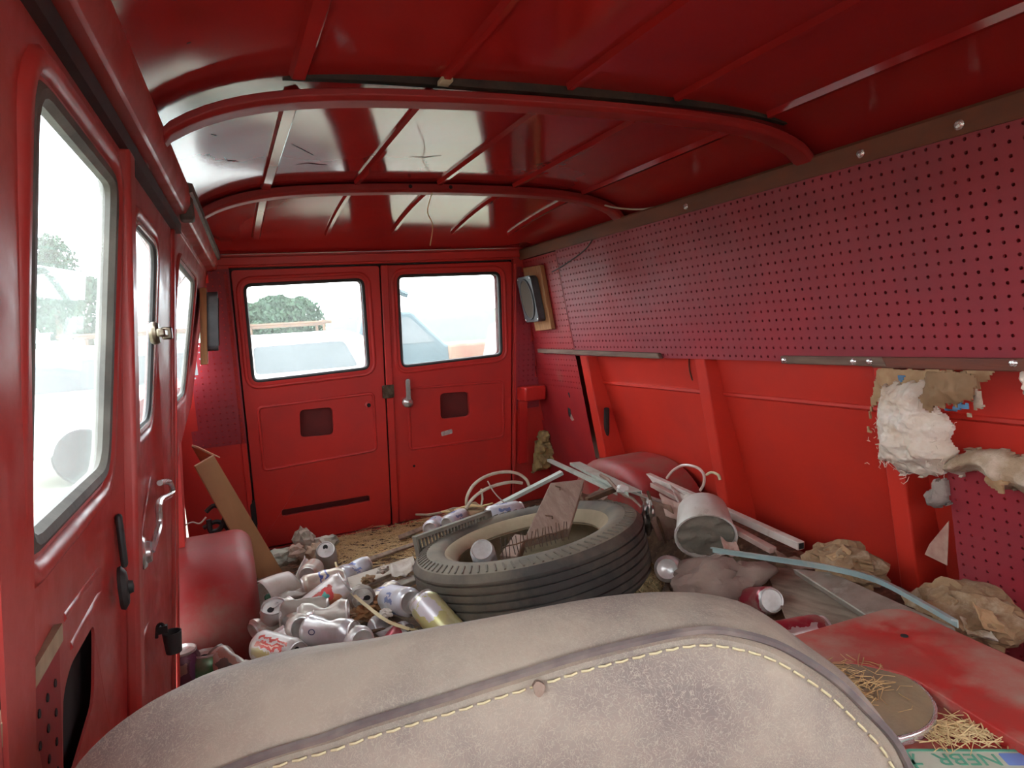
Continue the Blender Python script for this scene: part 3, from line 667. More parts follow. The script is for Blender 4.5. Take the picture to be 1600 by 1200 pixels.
# ------------------------------------------------------------------ engine cover, lid, number plate
M['dustred'] = mat('dusty_worn_red', (.42, .022, .018), .5, col2=(.34, .05, .04), scale=9, dust=(.36, .21, .16), dscale=6, dspread=(.42, .62), bump=.25, bscale=40)
M['archred'] = mat('dusty_arch_red', (.36, .020, .020), .5, col2=(.30, .05, .045), scale=6, dust=(.28, .13, .10), dscale=5, dspread=(.45, .66), bump=.15, bscale=30)
eng = thing('engine_cover', 'dusty worn red engine cover beside the seat', 'engine cover', (.66, .4, 0))
def zpoly(P, z): return [(onZ(x, y, z).x, onZ(x, y, z).y) for x, y in P]
def mapZ(x, y, w=0): return Vector((x, y, w))
ZE = .370
fe = zpoly([(1600, 1034), (1520, 998), (1420, 952), (1385, 950), (1250, 990), (1150, 1016)], ZE)
b = MB(); b.panel([(.50, .02), (1.046, .02)] + [(x + .004, y + .004) for x, y in fe] + [(.50, fe[-1][1] + .01)], [], .352, mapZ, .352); b.build('cover_body', M['dustred'], eng, bevel=.012, smooth=0)
top = zpoly([(1150, 1016), (1250, 990), (1385, 950), (1420, 952), (1520, 998), (1600, 1034)], ZE) + [(1.035, .02), (.93, .02)] + zpoly([(1720, 1236), (1600, 1164), (1462, 1080), (1415, 1052), (1330, 1035), (1210, 1040)], ZE)
b = MB(); b.panel(rquad(top, .02, 3), [], .025, mapZ, ZE); b.build('raised_flange', M['dustred'], eng, bevel=.006, smooth=0)
hp_ = onZ(1413, 994, ZE); b = MB(); b.lathe([(0, .0012), (.006, .0012), (.006, -.002)], 10, Matrix.Translation(hp_)); b.build('bolt_hole', M['dark'], eng)
lidM = mat('dirty_lid_top', (.23, .165, .11), .7, col2=(.16, .12, .075), scale=14, dust=(.27, .185, .105), dscale=8, dspread=(.45, .62), bump=.4, bscale=60)
LC = Vector((.764, .646, .353)); lid = thing('round_lid', 'round dirty metal lid covered in straw on the engine cover', 'lid', LC)
b = MB(); b.lathe([(0, .016), (.08, .016), (.098, .014), (.103, .0145)], 48, Matrix.Translation(LC)); b.build('lid_top', lidM, lid, smooth=60)
b = MB(); b.lathe([(.1028, .014), (.1055, .0145), (.1075, .013), (.1075, .003), (.105, .001), (.098, .001)], 48, Matrix.Translation(LC)); b.build('lid_rim', M['chrome'], lid, smooth=60)
def straw(name, n, pos, lmin, lmax, mats, label=None, parent=None, flat=.25, w=.0011, curl=.25, seed=1, kind='stuff'):
    r = random.Random(seed); b = MB()
    for _ in range(n):
        p = Vector(pos(r)); L = r.uniform(lmin, lmax); a = r.uniform(0, 2 * PI); d = Vector((math.cos(a), math.sin(a), r.uniform(-flat, flat))).normalized()
        s = d.cross(Vector((0, 0, 1))).normalized(); c = s * r.uniform(-curl, curl) * L; up = Vector((0, 0, abs(r.gauss(0, .2)) * L * .4)); ww = w * r.uniform(.6, 1.4)
        P = [p - d * L / 2, p + c + up, p + d * L / 2]; o = len(b.v)
        for q in P: b.v += [q - s * ww, q + Vector((0, 0, ww)), q + s * ww]
        for j in (0, 1): b.f += [(o + 3*j, o + 3*j + 3, o + 3*j + 4, o + 3*j + 1), (o + 3*j + 1, o + 3*j + 4, o + 3*j + 5, o + 3*j + 2)]
    o = b.build(name, mats, parent, smooth=0); o['kind'] = kind
    if label and parent is None: tag(o, label, 'straw')
    return o
M['straw'] = mat('dry_straw', (.56, .38, .17), .85, col2=(.70, .53, .28), scale=18, spread=(.35, .65))
M['strawbrown'] = mat('brown_straw', (.26, .13, .05), .9, col2=(.50, .32, .14), scale=25, spread=(.35, .65))
straw('lid_straw', 260, lambda r: LC + Vector((r.gauss(-.005, .035), r.gauss(.02, .03), .0175)), .015, .05, M['strawbrown'], 'tangled dry straw lying on the round lid', seed=3, w=.0007)
straw('cover_straw', 170, lambda r: onZ(1490 + r.gauss(0, 38), 1143 + r.gauss(0, 9), .357), .02, .06, M['straw'], 'loose straw wisps lying between round lid and number plate', seed=4, w=.0007)
# number plate, upside down
pa, pb = onZ(1413, 1173, .3535), onZ(1600, 1174, .3535); ex = (pb - pa); ex.z = 0; ex.normalize(); ey = Vector((-ex.y, ex.x, 0))
plate = thing('number_plate', 'old pale number plate lying upside down on engine cover', 'number plate', pa - ey * .15 + ex * .15)
PW, PH = .305, .152
def mapP(u, v, w=0): return pa - ex * .004 + ex * u - ey * v + Vector((0, 0, w))
b = MB(); b.panel(rrect(0, 0, PW, PH, .01), [], .0015, mapP, .0025); b.build('plate_sheet', mat('cream_plate_paint', (.50, .50, .40), .45, col2=(.42, .43, .33), scale=25), plate)
gm = mat('green_plate_paint', (.10, .33, .22), .5)
b = MB(); b.panel(rrect(.001, .001, PW - .001, PH - .001, .009), [rrect(.0045, .0045, PW - .0045, PH - .0045, .006)], .0012, mapP, .0034); b.build('plate_border', gm, plate)
b = MB(); b.panel(rrect(.108, .008, .150, .030, .002), [], .0008, mapP, .0030); b.build('year_sticker', mat('blue_sticker', (.16, .25, .55), .5), plate)
def lettering(text, size, loc, right, up, m_, parent, name='lettering', align='LEFT'):
    cu = bpy.data.curves.new(name, 'FONT'); cu.body = text; cu.size = size; cu.extrude = .0004; cu.align_x = align
    to = bpy.data.objects.new(name + '_tmp', cu); C.objects.link(to); dg = bpy.context.evaluated_depsgraph_get(); dg.update()
    me = bpy.data.meshes.new_from_object(to.evaluated_get(dg)); bpy.data.objects.remove(to)
    R = Matrix((right, up, right.cross(up))).transposed().to_4x4(); R.translation = Vector(loc) - wloc(parent); me.transform(R)
    me.materials.append(m_); o = bpy.data.objects.new(name, me); C.objects.link(o); o.parent = parent; return o
# text runs from image right to image left, tops towards the camera
lettering('NEBR  76', .030, mapP(.104, .010, .0030), -ex, -ey, gm, plate)

# ------------------------------------------------------------------ wheel arches
def arch(par, xin, xout, yc, R, hz, label):
    sg = 1 if xin > xout else -1; r = .05; prof = []
    for k in range(7):
        t = math.radians(90 * k / 6); prof.append((xin - sg * r + sg * r * math.cos(t), -r + r * math.sin(t)))
    prof.append((xout, 0)); b = MB(); n = len(prof); N = 30; vs = []
    for i in range(N + 1):
        th = PI * i / N
        for (x, d) in prof:
            rr = R + d; e = .80
            cy = -math.copysign(abs(math.cos(th)) ** e, math.cos(th)); sz = abs(math.sin(th)) ** e
            vs.append(Vector((x, yc + rr * cy, max(-.01, (hz / R) * rr * sz))))
    fs = [(i * n + k, i * n + k + 1, (i + 1) * n + k + 1, (i + 1) * n + k) for i in range(N) for k in range(n - 1)]
    o = len(vs); vs.append(Vector((xin, yc, 0)))
    for i in range(N): fs.append((i * n, (i + 1) * n, o))
    b.add(vs, fs); o = b.build('wheel_arch', M['archred'], par, smooth=50); o['label'] = label; return o
arch(wall_left, .030, -.23, 2.20, .345, .33, 'rounded dusty red wheel arch by the cargo doors')
arch(wall_right, 1.33, 1.56, 2.20, .345, .36, 'red wheel arch under the junk by the pegboard wall')

# ------------------------------------------------------------------ speakers on wooden boards
M['board'] = wood('orange_pine', (.42, .20, .075), (.28, .12, .05), 7, (14, 14, 1))
M['spk'] = mat('grey_plastic', (.050, .050, .056), .4, col2=(.08, .08, .085), scale=20)
M['cloth'] = mat('brown_speaker_cloth', (.075, .052, .035), .9, bump=.5, bscale=300)
def spk_label(o): return o
# right: on the pegboard
Bq = [onR(820, 419, .01), onR(850, 414, .01), onR(868, 514, .01), onR(843, 517, .01)]
Bq = [(2.83, Bq[0][1]), (Bq[1][0], Bq[1][1]), (Bq[2][0], Bq[2][1]), (2.83, Bq[3][1])]
y0 = sum(p[0] for p in Bq) / 4; z0 = min(p[1] for p in Bq)
sp = thing('wall_speaker', 'oval car speaker on a pine board on the pegboard wall', 'speaker', mapR(y0, z0, .02), 'car speakers beside the rear doors')
b = MB(); b.panel(Bq, [], .020, mapR, .030); b.build('mounting_board', M['board'], sp, bevel=.002)
zc = (Bq[1][1] + Bq[2][1]) / 2 + .0; yc = (Bq[1][0] + 2.80) / 2 + .045; hz_ = .104; hy_ = .074
def tilt(y, z, w): return mapR(y, z, w)
b = MB(); b.panel(rrect(yc - hy_, zc - hz_, yc + hy_, zc + hz_, .02), [], .035, tilt, .066); sf = b.build('speaker_frame', M['spk'], sp, bevel=.006)
ell = [(yc + .060 * math.cos(2 * PI * k / 28), zc + .090 * math.sin(2 * PI * k / 28)) for k in range(28)]
b = MB(); b.panel(ell, [], .004, tilt, .069); b.build('speaker_grille', M['cloth'], sf)
b = MB(); b.tube([tilt(p[0], p[1], .068) for p in ell], .004, 6, closed=True); b.build('grille_ring', M['spk'], sf)
for sy in (-1, 1):
    for sz in (-1, 1):
        b = MB(); b.lathe([(0, .003), (.004, .002), (.005, 0)], 8, Matrix.Translation(tilt(yc + sy * .063, zc + sz * .093, .066)) @ Matrix.Rotation(-PI / 2, 4, 'Y')); b.build('screw', M['chrome'], sf)
# left: seen edge-on
ys = 2.62; zlo, zhi = .858, 1.122
xs0 = onY(321, 505, ys).x
sp = thing('wall_speaker', 'grey speaker seen edge-on on an orange board by the side window', 'speaker', (xs0, ys, zlo), 'car speakers beside the rear doors')
def mapX(y, z, w): return Vector((xs0 - .088 * (z - .98) * -1 + w, y, z))
b = MB(); b.panel([(ys - .09, zlo), (ys + .10, zlo), (ys + .10, zhi), (ys - .09, zhi)], [], .022, mapX, .004); b.build('mounting_board', M['board'], sp, bevel=.002)
b = MB(); b.panel(rrect(ys - .06, zlo + .045, ys + .085, zhi - .012, .02), [], .036, mapX, .040); sf = b.build('speaker_frame', M['spk'], sp, bevel=.006)
ell = [(ys + .012 + .054 * math.cos(2 * PI * k / 28), (zlo + zhi) / 2 + .016 + .085 * math.sin(2 * PI * k / 28)) for k in range(28)]
b = MB(); b.panel(ell, [], .004, mapX, .043); b.build('speaker_grille', M['cloth'], sf)

# black cup holder hooked on the left wall and cords behind the arch
M['gasket2'] = mat('dusty_black_plastic', (.035, .035, .034), .6, col2=(.06, .06, .055), scale=30)
cp = onL(268, 1000); cpos = EYE + ray(270, 1001) * (-.138 / ray(270, 1001).x)
cup = thing('cup_holder', 'small black cup hanging on the left wall before the wheel arch', 'cup', cpos - Vector((0, 0, .035)))
b = MB(); b.lathe([(0, -.022), (.014, -.022), (.017, .018), (.015, .018), (.012, -.018), (0, -.018)], 18, Matrix.Translation(cpos)); b.build('cup_body', M['gasket2'], cup)
b = MB(); b.tube(smoothpath([cpos + Vector((-.01, 0, .018)), cpos + Vector((-.014, .0, .036)), cpos + Vector((-.022, 0, .034)), cpos + Vector((-.026, 0, .012))]), .003, 6); b.box(cpos + Vector((-.014, .0, .026)), (.016, .010, .014)); b.build('cup_hook', M['black'], cup)

# ------------------------------------------------------------------ torn insulation hanging on the right wall
def puff(poly, mapf, w0, thick, res, seed, rough_=.5, fall=.03, freq=30):
    ins = pegmask(poly); us = [p[0] for p in poly]; vs_ = [p[1] for p in poly]
    nu = int((max(us) - min(us)) / res) + 2; nv = int((max(vs_) - min(vs_)) / res) + 2; u0 = min(us) - res / 2; v0 = min(vs_) - res / 2
    P = [Vector(p) for p in poly]; N = len(P)
    def dist(u, v):
        q = Vector((u, v)); best = 9
        for i in range(N):
            a, c = P[i], P[(i + 1) % N]; d = c - a; t = max(0, min(1, (q - a).dot(d) / max(1e-9, d.dot(d)))); best = min(best, (q - a - d * t).length)
        return best
    b = MB(); idx = {}
    for i in range(nu):
        for j in range(nv):
            u = u0 + i * res; v = v0 + j * res
            jit = mnoise.noise_vector(Vector((u * 60, v * 60, seed))) * .012
            if not ins(u + jit.x, v + jit.y): continue
            d = dist(u, v); n1 = mnoise.fractal(Vector((u * freq, v * freq, seed)), 1, 2, 4)
            h = thick * min(1, d / fall) ** .5 * (1 + rough_ * n1) + .0018 * mnoise.noise(Vector((u * 140, v * 140, seed)))
            uu = u + res * .4 * mnoise.noise(Vector((u * 90, v * 90, seed + 5))); vv = v + res * .4 * mnoise.noise(Vector((u * 90, v * 90, seed + 9)))
            idx[(i, j)] = len(b.v); b.v += [mapf(uu, vv, w0 + max(.003, h)), mapf(uu, vv, w0)]
    edge = {}
    for (i, j), k in idx.items():
        q = [(i, j), (i + 1, j), (i + 1, j + 1), (i, j + 1)]
        if all(c in idx for c in q):
            a = [idx[c] for c in q]; b.f.append(tuple(a)); b.f.append(tuple(x + 1 for x in reversed(a)))
            for e in range(4):
                k2 = (a[e], a[(e + 1) % 4]); 
                if (k2[1], k2[0]) in edge: edge.pop((k2[1], k2[0]))
                else: edge[k2] = 1
    for (a, c) in edge: b.f.append((a, c, c + 1, a + 1))
    return b
def cr(P, off=.02): return [onR(1200 + x / 2.4, 500 + y / 2.4, off) for x, y in P]
M['wool'] = mat('fibreglass_wool', (.70, .59, .47), .95, col2=(.60, .43, .29), scale=14, spread=(.45, .72), dust=(.76, .69, .61), dscale=12, dspread=(.45, .7), bump=.55, bscale=120)
M['wooldirty'] = mat('dirty_wool', (.42, .30, .19), .95, col2=(.62, .50, .38), scale=14, spread=(.42, .6), dust=(.70, .62, .52), dscale=12, dspread=(.52, .66), bump=1, bscale=140)
M['kraft'] = mat('kraft_paper', (.24, .135, .065), .75, col2=(.30, .18, .09), scale=9, bump=.3, bscale=40)
M['tan'] = mat('tan_paper', (.45, .29, .15), .8, col2=(.36, .20, .10), scale=22, bump=.4, bscale=50)
M['bluep'] = mat('blue_paper', (.10, .26, .42), .7, col2=(.08, .17, .28), scale=30)
M['greyw'] = mat('grey_lint', (.36, .30, .26), .95, col2=(.22, .18, .16), scale=20, bump=1, bscale=120)
t = thing('insulation_batt', 'torn white fibreglass insulation hanging below the wooden slat', 'insulation', mapR(*onR(1390, 745, .03), .03))
puff(cr([(400, 178), (845, 185), (838, 212), (792, 252), (735, 285), (690, 320), (560, 300), (430, 300), (392, 330), (380, 428), (362, 432), (374, 320)]), mapR, .012, .010, .005, 11, .8).build('paper_backing', M['tan'], t, smooth=60)
puff(cr([(405, 245), (470, 235), (560, 230), (600, 330), (650, 370), (668, 420), (655, 455), (690, 505), (640, 560), (642, 590), (560, 592), (500, 575), (482, 588), (455, 555), (430, 540), (388, 530), (396, 470), (384, 420), (396, 330)], .05), mapR, .018, .060, .0028, 3, .38, .045, 20).build('wool', M['wool'], t, smooth=60)
puff(cr([(570, 190), (738, 195), (770, 215), (775, 280), (745, 312), (690, 322), (640, 330), (592, 352), (572, 315), (553, 312), (556, 296), (580, 236)], .09), mapR, .080, .012, .004, 8, .9).build('kraft_flap', M['kraft'], t, smooth=60)
puff(cr([(650, 322), (742, 305), (742, 335), (700, 348), (652, 345)], .085), mapR, .074, .010, .004, 4, .9).build('blue_print_flap', M['bluep'], t, smooth=60)
puff(cr([(478, 205), (512, 208), (506, 228), (480, 230)], .05), mapR, .045, .006, .004, 4, .9).build('blue_print_flap', M['bluep'], t, smooth=60)
puff(cr([(742, 250), (780, 262), (792, 300), (770, 345), (735, 372), (722, 365), (745, 330)], .07), mapR, .05, .014, .004, 6, .9).build('torn_edge', M['wooldirty'], t, smooth=60)
t2 = thing('insulation_roll', 'dirty sagging roll of insulation along the lower pegboard edge', 'insulation', mapR(*onR(1560, 790, .03), .03))
puff(cr([(628, 555), (660, 520), (710, 498), (790, 483), (870, 492), (925, 515), (1010, 555), (1080, 600), (1080, 730), (990, 700), (905, 640), (870, 650), (830, 625), (800, 600), (770, 572), (690, 592), (650, 580)], .05), mapR, .014, .058, .004, 21, .35, .035, 20).build('wool', M['wooldirty'], t2, smooth=60)
puff(cr([(780, 585), (880, 605), (872, 655), (840, 650), (795, 620)], .08), mapR, .06, .02, .004, 14, .9).build('kraft_flap', M['tan'], t2, smooth=60)
t3 = thing('lint_clump', 'grey clump of lint dangling under the hanging insulation', 'insulation', mapR(*onR(1457, 798, .03), .03))
puff(cr([(604, 590), (658, 588), (662, 650), (668, 685), (632, 716), (584, 702), (568, 655), (600, 630)], .03), mapR, .010, .032, .004, 31, .6, .02).build('lint', M['greyw'], t3, smooth=60)
t4 = thing('insulation_tuft', 'white tuft of insulation at the right edge under the slat', 'insulation', mapR(*onR(1597, 620, .03), .03))
puff(cr([(935, 192), (990, 185), (1010, 290), (930, 285), (945, 240)], .03), mapR, .010, .04, .004, 41, .8, .02).build('wool', M['wool'], t4, smooth=60)
# wisps of fibre on the batt
r_ = random.Random(5); b = MB(); polyW = cr([(405, 245), (560, 230), (650, 370), (668, 420), (690, 505), (640, 590), (482, 588), (388, 530), (384, 420)], .05)
for k in range(80):
    i = r_.randrange(len(polyW)); a, c = polyW[i], polyW[(i + 1) % len(polyW)]; f = r_.random(); y_, z_ = a[0] + (c[0] - a[0]) * f, a[1] + (c[1] - a[1]) * f
    g = r_.uniform(-.002, .03); cy_, cz_ = sum(p[0] for p in polyW) / len(polyW), sum(p[1] for p in polyW) / len(polyW); y_ += (cy_ - y_) * g * 12; z_ += (cz_ - z_) * g * 12
    w_ = r_.uniform(.02, .07); P = [mapR(y_, z_, w_)]; 
    for q in range(3): P.append(P[-1] + Vector((r_.gauss(-.001, .003), r_.gauss(0, .0045), r_.gauss(-.002, .0045))))
    b.tube(P, .0007, 3, caps=False)
b.build('fibre_wisps', M['wool'], t, props={'kind': 'stuff'})

# red light bracket and scrap in the rear right corner
bxk = thing('light_bracket', 'red metal bracket in the corner beside the right rear door', 'bracket', mapB(1.37, .50, .06))
b = MB(); b.panel([(1.31, .545), (1.425, .545), (1.425, .615), (1.31, .615)], [], .10, mapB, .11); b.build('bracket_box', M['red'], bxk, bevel=.008)
b = MB(); b.panel([(1.312, .22), (1.352, .22), (1.352, .545), (1.312, .545)], [], .03, mapB, .05); b.build('bracket_leg', M['red'], bxk, bevel=.004)
bl = onB(845, 705); b = puff([onB(838, 672), onB(850, 668), onB(864, 725), onB(828, 738), onB(832, 700)], mapB, .02, .05, .006, 51, .8, .02)
tag(b.build('foam_scrap', mat('yellowed_foam', (.42, .30, .12), .9, col2=(.26, .17, .08), scale=25, bump=.8, bscale=80), smooth=60), 'yellowed foam scrap stuffed under the red corner bracket', 'foam')
# ------------------------------------------------------------------ litter on the load floor
def sst(a, b_, x): t = max(0, min(1, (x - a) / (b_ - a))); return t * t * (3 - 2 * t)
def bed(x, y):
    z = .012 + .035 * sst(1.25, 1.6, y) * (1 - sst(2.45, 2.8, y))
    z += .085 * math.exp(-(((x - .24) / .22) ** 2 + ((y - 1.72) / .34) ** 2))
    z += .20 * sst(1.20, 1.38, x) * sst(.55, .9, y) * (1 - sst(2.3, 2.75, y))
    return z + .012 * mnoise.noise(Vector((x * 14, y * 14, 2))) + .006 * mnoise.noise(Vector((x * 40, y * 40, 5)))
M['dirt'] = mat('litter_dirt', (.085, .05, .032), .95, col2=(.20, .125, .07), scale=30, spread=(.35, .68), dust=(.30, .20, .12), dscale=45, dspread=(.55, .7), bump=.8, bscale=120)
b = MB(); b.grid(70, 100, lambda u, v: Vector((-.10 + 1.56 * u, .83 + 2.2 * v, max(.004, bed(-.10 + 1.56 * u, .83 + 2.2 * v)))))
o = b.build('litter_bed', M['dirt'], smooth=70); tag(o, 'brown dirt and crumbled litter covering the van floor', 'dirt', kind='stuff')
straw('floor_straw', 2200, lambda r: (lambda x, y: Vector((x, y, bed(x, y) + .006)))(r.uniform(.22, .95), 3.03 - abs(r.gauss(0, .33))), .03, .11, M['straw'], 'dry golden straw strewn before the rear doors', seed=9, w=.0013)
straw('litter_straw', 500, lambda r: (lambda x, y: Vector((x, y, bed(x, y) + .012)))(r.uniform(.05, .75), r.uniform(1.45, 2.6)), .02, .08, M['strawbrown'], 'brown straw bits scattered among the cans', seed=10, w=.0011)

# ---- spare tyre
tyreM = mat('old_tyre_rubber', (.040, .036, .032), .75, col2=(.075, .066, .056), scale=6, dust=(.15, .12, .085), dscale=5, dspread=(.45, .7), bump=.3, bscale=60)
wallM = mat('dusty_sidewall', (.10, .088, .072), .8, col2=(.17, .15, .12), scale=7, dust=(.24, .20, .14), dscale=4, dspread=(.42, .66), bump=.25, bscale=60)
innerM = mat('dusty_tyre_inside', (.46, .37, .24), .9, col2=(.34, .27, .17), scale=7, bump=.3, bscale=40)
ta = Vector((-.105, .115, .985)).normalized()                   # axis, right edge lifted on the junk
TC = Vector((.780, 1.745, .222)); TM = axes_to(ta).to_4x4(); TM.translation = TC
tyre = thing('car_tyre', 'old dusty black car tyre lying on its side amid the litter', 'tyre', M=TM)
TR = .343; tw = .082
g = []
tread = [(TR - .014, tw), (TR - .004, tw - .012)]
for zc_ in (.055, .033, .011, -.011, -.033, -.055):
    tread += [(TR, zc_ + .009), (TR, zc_ + .0032), (TR - .007, zc_ + .0026), (TR - .007, zc_ - .0026), (TR, zc_ - .0032), (TR, zc_ - .009)]
tread += [(TR - .004, -tw + .012), (TR - .014, -tw)]
b = MB(); b.lathe(tread, 120); b.build('tread', tyreM, tyre, local=True, smooth=30)
for sg in (1, -1):
    b = MB(); b.lathe([(TR - .014, sg * tw), (TR - .030, sg * (tw + .006)), (TR - .055, sg * (tw + .012)), (.276, sg * (tw + .013)), (.254, sg * (tw + .006)), (.246, sg * (tw - .002))], 96); b.build('sidewall', wallM, tyre, local=True, smooth=50)
    b = MB(); b.lathe([(.246, sg * (tw - .002)), (.238, sg * (tw - .004)), (.230, sg * (tw - .012)), (.218, sg * (tw - .022)), (.213, sg * (tw - .034)), (.218, sg * (tw - .042))], 96); b.build('bead', innerM, tyre, local=True, smooth=50)
b = MB(); b.lathe([(.216, tw - .042), (.235, tw - .030), (.27, tw - .006), (.30, tw - .010), (TR - .022, tw - .03), (TR - .022, -tw + .03), (.30, -tw + .010), (.27, -tw + .006), (.235, -tw + .030), (.216, -tw + .042)], 72); b.build('tyre_inside', innerM, tyre, local=True, smooth=60)
# moulded shoulder ribs
for k in range(84):
    a = 2 * PI * k / 84; R_ = Matrix.Rotation(a, 4, 'Z') @ Matrix.Translation((TR - .032, 0, tw + .007)) @ Matrix.Rotation(math.radians(18), 4, 'Y') @ Matrix.Rotation(.35, 4, 'Z')
    if k == 0: mb = MB(); mb.box((0, 0, 0), (.030, .0045, .004)); me0 = mb.build('shoulder_rib', wallM, tyre, local=True); me0.matrix_local = R_
    else: c_ = me0.copy(); C.objects.link(c_); c_.parent = tyre; c_.matrix_local = R_

# ---- cans
M['alu'] = mat('bare_aluminium', (.74, .72, .69), .36, .55, col2=(.60, .57, .53), scale=30, bump=.1, bscale=50)
M['aludull'] = mat('dull_aluminium', (.42, .39, .35), .5, .8, col2=(.28, .24, .20), scale=40, bump=.2, bscale=60)
def canmat(name, base, bands=(), patches=(), metal=.35, rough=.38, dust=(.42, .36, .29)):
    """print on a can: bands in z, patches (angle from, to, z from, to) in turns"""
    m = bpy.data.materials.new(name); m.use_nodes = True; nt = m.node_tree; bs = nt.nodes['Principled BSDF']
    bs.inputs['Roughness'].default_value = rough; bs.inputs['Metallic'].default_value = metal
    tc = nt.nodes.new('ShaderNodeTexCoord'); sp_ = nt.nodes.new('ShaderNodeSeparateXYZ'); nt.links.new(tc.outputs['UV'], sp_.inputs[0])
    cur = None; basec = (*base, 1)
    def mth(op, a, b_=None):
        n = nt.nodes.new('ShaderNodeMath'); n.operation = op
        for i, v in enumerate((a, b_)):
            if v is None: continue
            if isinstance(v, (int, float)): n.inputs[i].default_value = v
            else: nt.links.new(v, n.inputs[i])
        return n.outputs[0]
    dn_ = nt.nodes.new('ShaderNodeTexNoise'); dn_.inputs['Scale'].default_value = 70; dn_.inputs['Detail'].default_value = 3; nt.links.new(tc.outputs['Object'], dn_.inputs['Vector'])
    wob = mth('SUBTRACT', dn_.outputs[0], .5)
    ang, zz = mth('ADD', sp_.outputs[0], mth('MULTIPLY', wob, .12)), mth('ADD', sp_.outputs[1], mth('MULTIPLY', wob, .22))
    def over(fac, col):
        nonlocal cur
        mx = nt.nodes.new('ShaderNodeMix'); mx.data_type = 'RGBA'; nt.links.new(fac, mx.inputs['Factor']); mx.inputs['B'].default_value = (*col, 1)
        if cur: nt.links.new(cur, mx.inputs['A'])
        else: mx.inputs['A'].default_value = basec
        cur = mx.outputs['Result']
    for z0, z1, c in bands: over(mth('MULTIPLY', mth('GREATER_THAN', zz, z0), mth('LESS_THAN', zz, z1)), c)
    for a0, a1, z0, z1, c in patches:
        over(mth('MULTIPLY', mth('MULTIPLY', mth('GREATER_THAN', ang, a0), mth('LESS_THAN', ang, a1)), mth('MULTIPLY', mth('GREATER_THAN', zz, z0), mth('LESS_THAN', zz, z1))), c)
    n = nt.nodes.new('ShaderNodeTexNoise'); n.inputs['Scale'].default_value = 22; n.inputs['Detail'].default_value = 7; nt.links.new(tc.outputs['Object'], n.inputs['Vector'])
    r = ramp(nt, [(.46, (0, 0, 0)), (.72, (.75, .75, .75))]); nt.links.new(n.outputs[0], r.inputs[0]); over(r.outputs[0], dust)
    nt.links.new(cur, bs.inputs['Base Color']); return m
WH = (.70, .66, .63)
CM = {
 'redyellow': canmat('can_white_red_yellow', WH, (), ((.05, .17, .18, .88, (.62, .09, .07)), (.08, .10, .18, .88, WH), (.125, .14, .3, .8, (.75, .55, .45)), (.19, .28, .15, .9, (.58, .50, .22)), (.40, .46, .1, .9, (.45, .22, .12)))),
 'silver': canmat('can_silver', (.70, .68, .68), (), ((.3, .4, .2, .8, (.58, .54, .52)),), .55, .3),
 'whiteblue': canmat('can_white_blue', (.66, .60, .58), ((.30, .34, (.12, .16, .38)),), ((.02, .22, .36, .62, (.10, .16, .38)), (.05, .19, .47, .55, (.55, .6, .7)), (.5, .8, .3, .7, (.10, .16, .38)), (.02, .22, .12, .30, (.50, .18, .17)))),
 'redgreen': canmat('can_white_red_green', (.74, .70, .68), (), ((.0, .16, .35, .75, (.62, .07, .07)), (.05, .12, .42, .62, (.10, .42, .36)), (.16, .24, .5, .8, (.72, .30, .15)), (.5, .7, .3, .7, (.62, .07, .07)))),
 'bluestripe': canmat('can_tan_blue_stripe', (.68, .58, .47), ((.40, .46, (.10, .12, .40)), (.55, .60, (.14, .16, .42))), ()),
 'gold': canmat('can_gold', (.60, .56, .24), ((.86, .97, (.70, .66, .68)),), ((.1, .3, .45, .85, (.72, .68, .70)), (.30, .36, .1, .9, (.70, .66, .34)), (.6, .8, .3, .7, (.7, .68, .6))), .45, .35),
 'purple': canmat('can_dark_maroon', (.11, .028, .045), ((.0, .16, (.24, .19, .17)),), ((.02, .20, .72, .86, (.30, .15, .11)), (.22, .30, .1, .95, (.17, .05, .11)), (.0, .2, .18, .55, (.17, .07, .07))), .3, .4),
 'green': canmat('can_green_white_red', (.52, .47, .42), ((.62, 1.0, (.015, .20, .06)),), ((.0, .06, .30, .58, (.55, .05, .05)), (.06, .10, .30, .58, (.62, .50, .45)), (.5, .6, .3, .6, (.5, .05, .05))), .35, .32),
 'pale': canmat('can_pale_worn', (.62, .57, .50), (), ((.05, .16, .25, .75, (.20, .22, .20)), (.16, .22, .1, .9, (.55, .34, .26)), (.28, .31, .1, .9, (.60, .42, .34)))),
 'bluewhite': canmat('can_bluish_white', (.66, .67, .72), (), ((.02, .07, .30, .62, (.20, .26, .48)), (.09, .13, .38, .56, (.20, .26, .48)), (.3, .44, .3, .6, (.16, .22, .46)), (.55, .7, .3, .6, (.16, .22, .46)), (.8, .92, .3, .6, (.16, .22, .46))), .25),
 'cola': canmat('can_red', (.34, .025, .045), ((.90, 1.0, (.55, .5, .48)),), ((.1, .2, .2, .8, (.62, .5, .48)), (.6, .7, .2, .8, (.62, .5, .48))), .4, .3),
 'greyworn': canmat('can_grey_worn', (.40, .36, .31), (), ((.1, .3, .3, .6, (.30, .24, .2)),), .4, .55),
}
CR, CL = .0330, .122
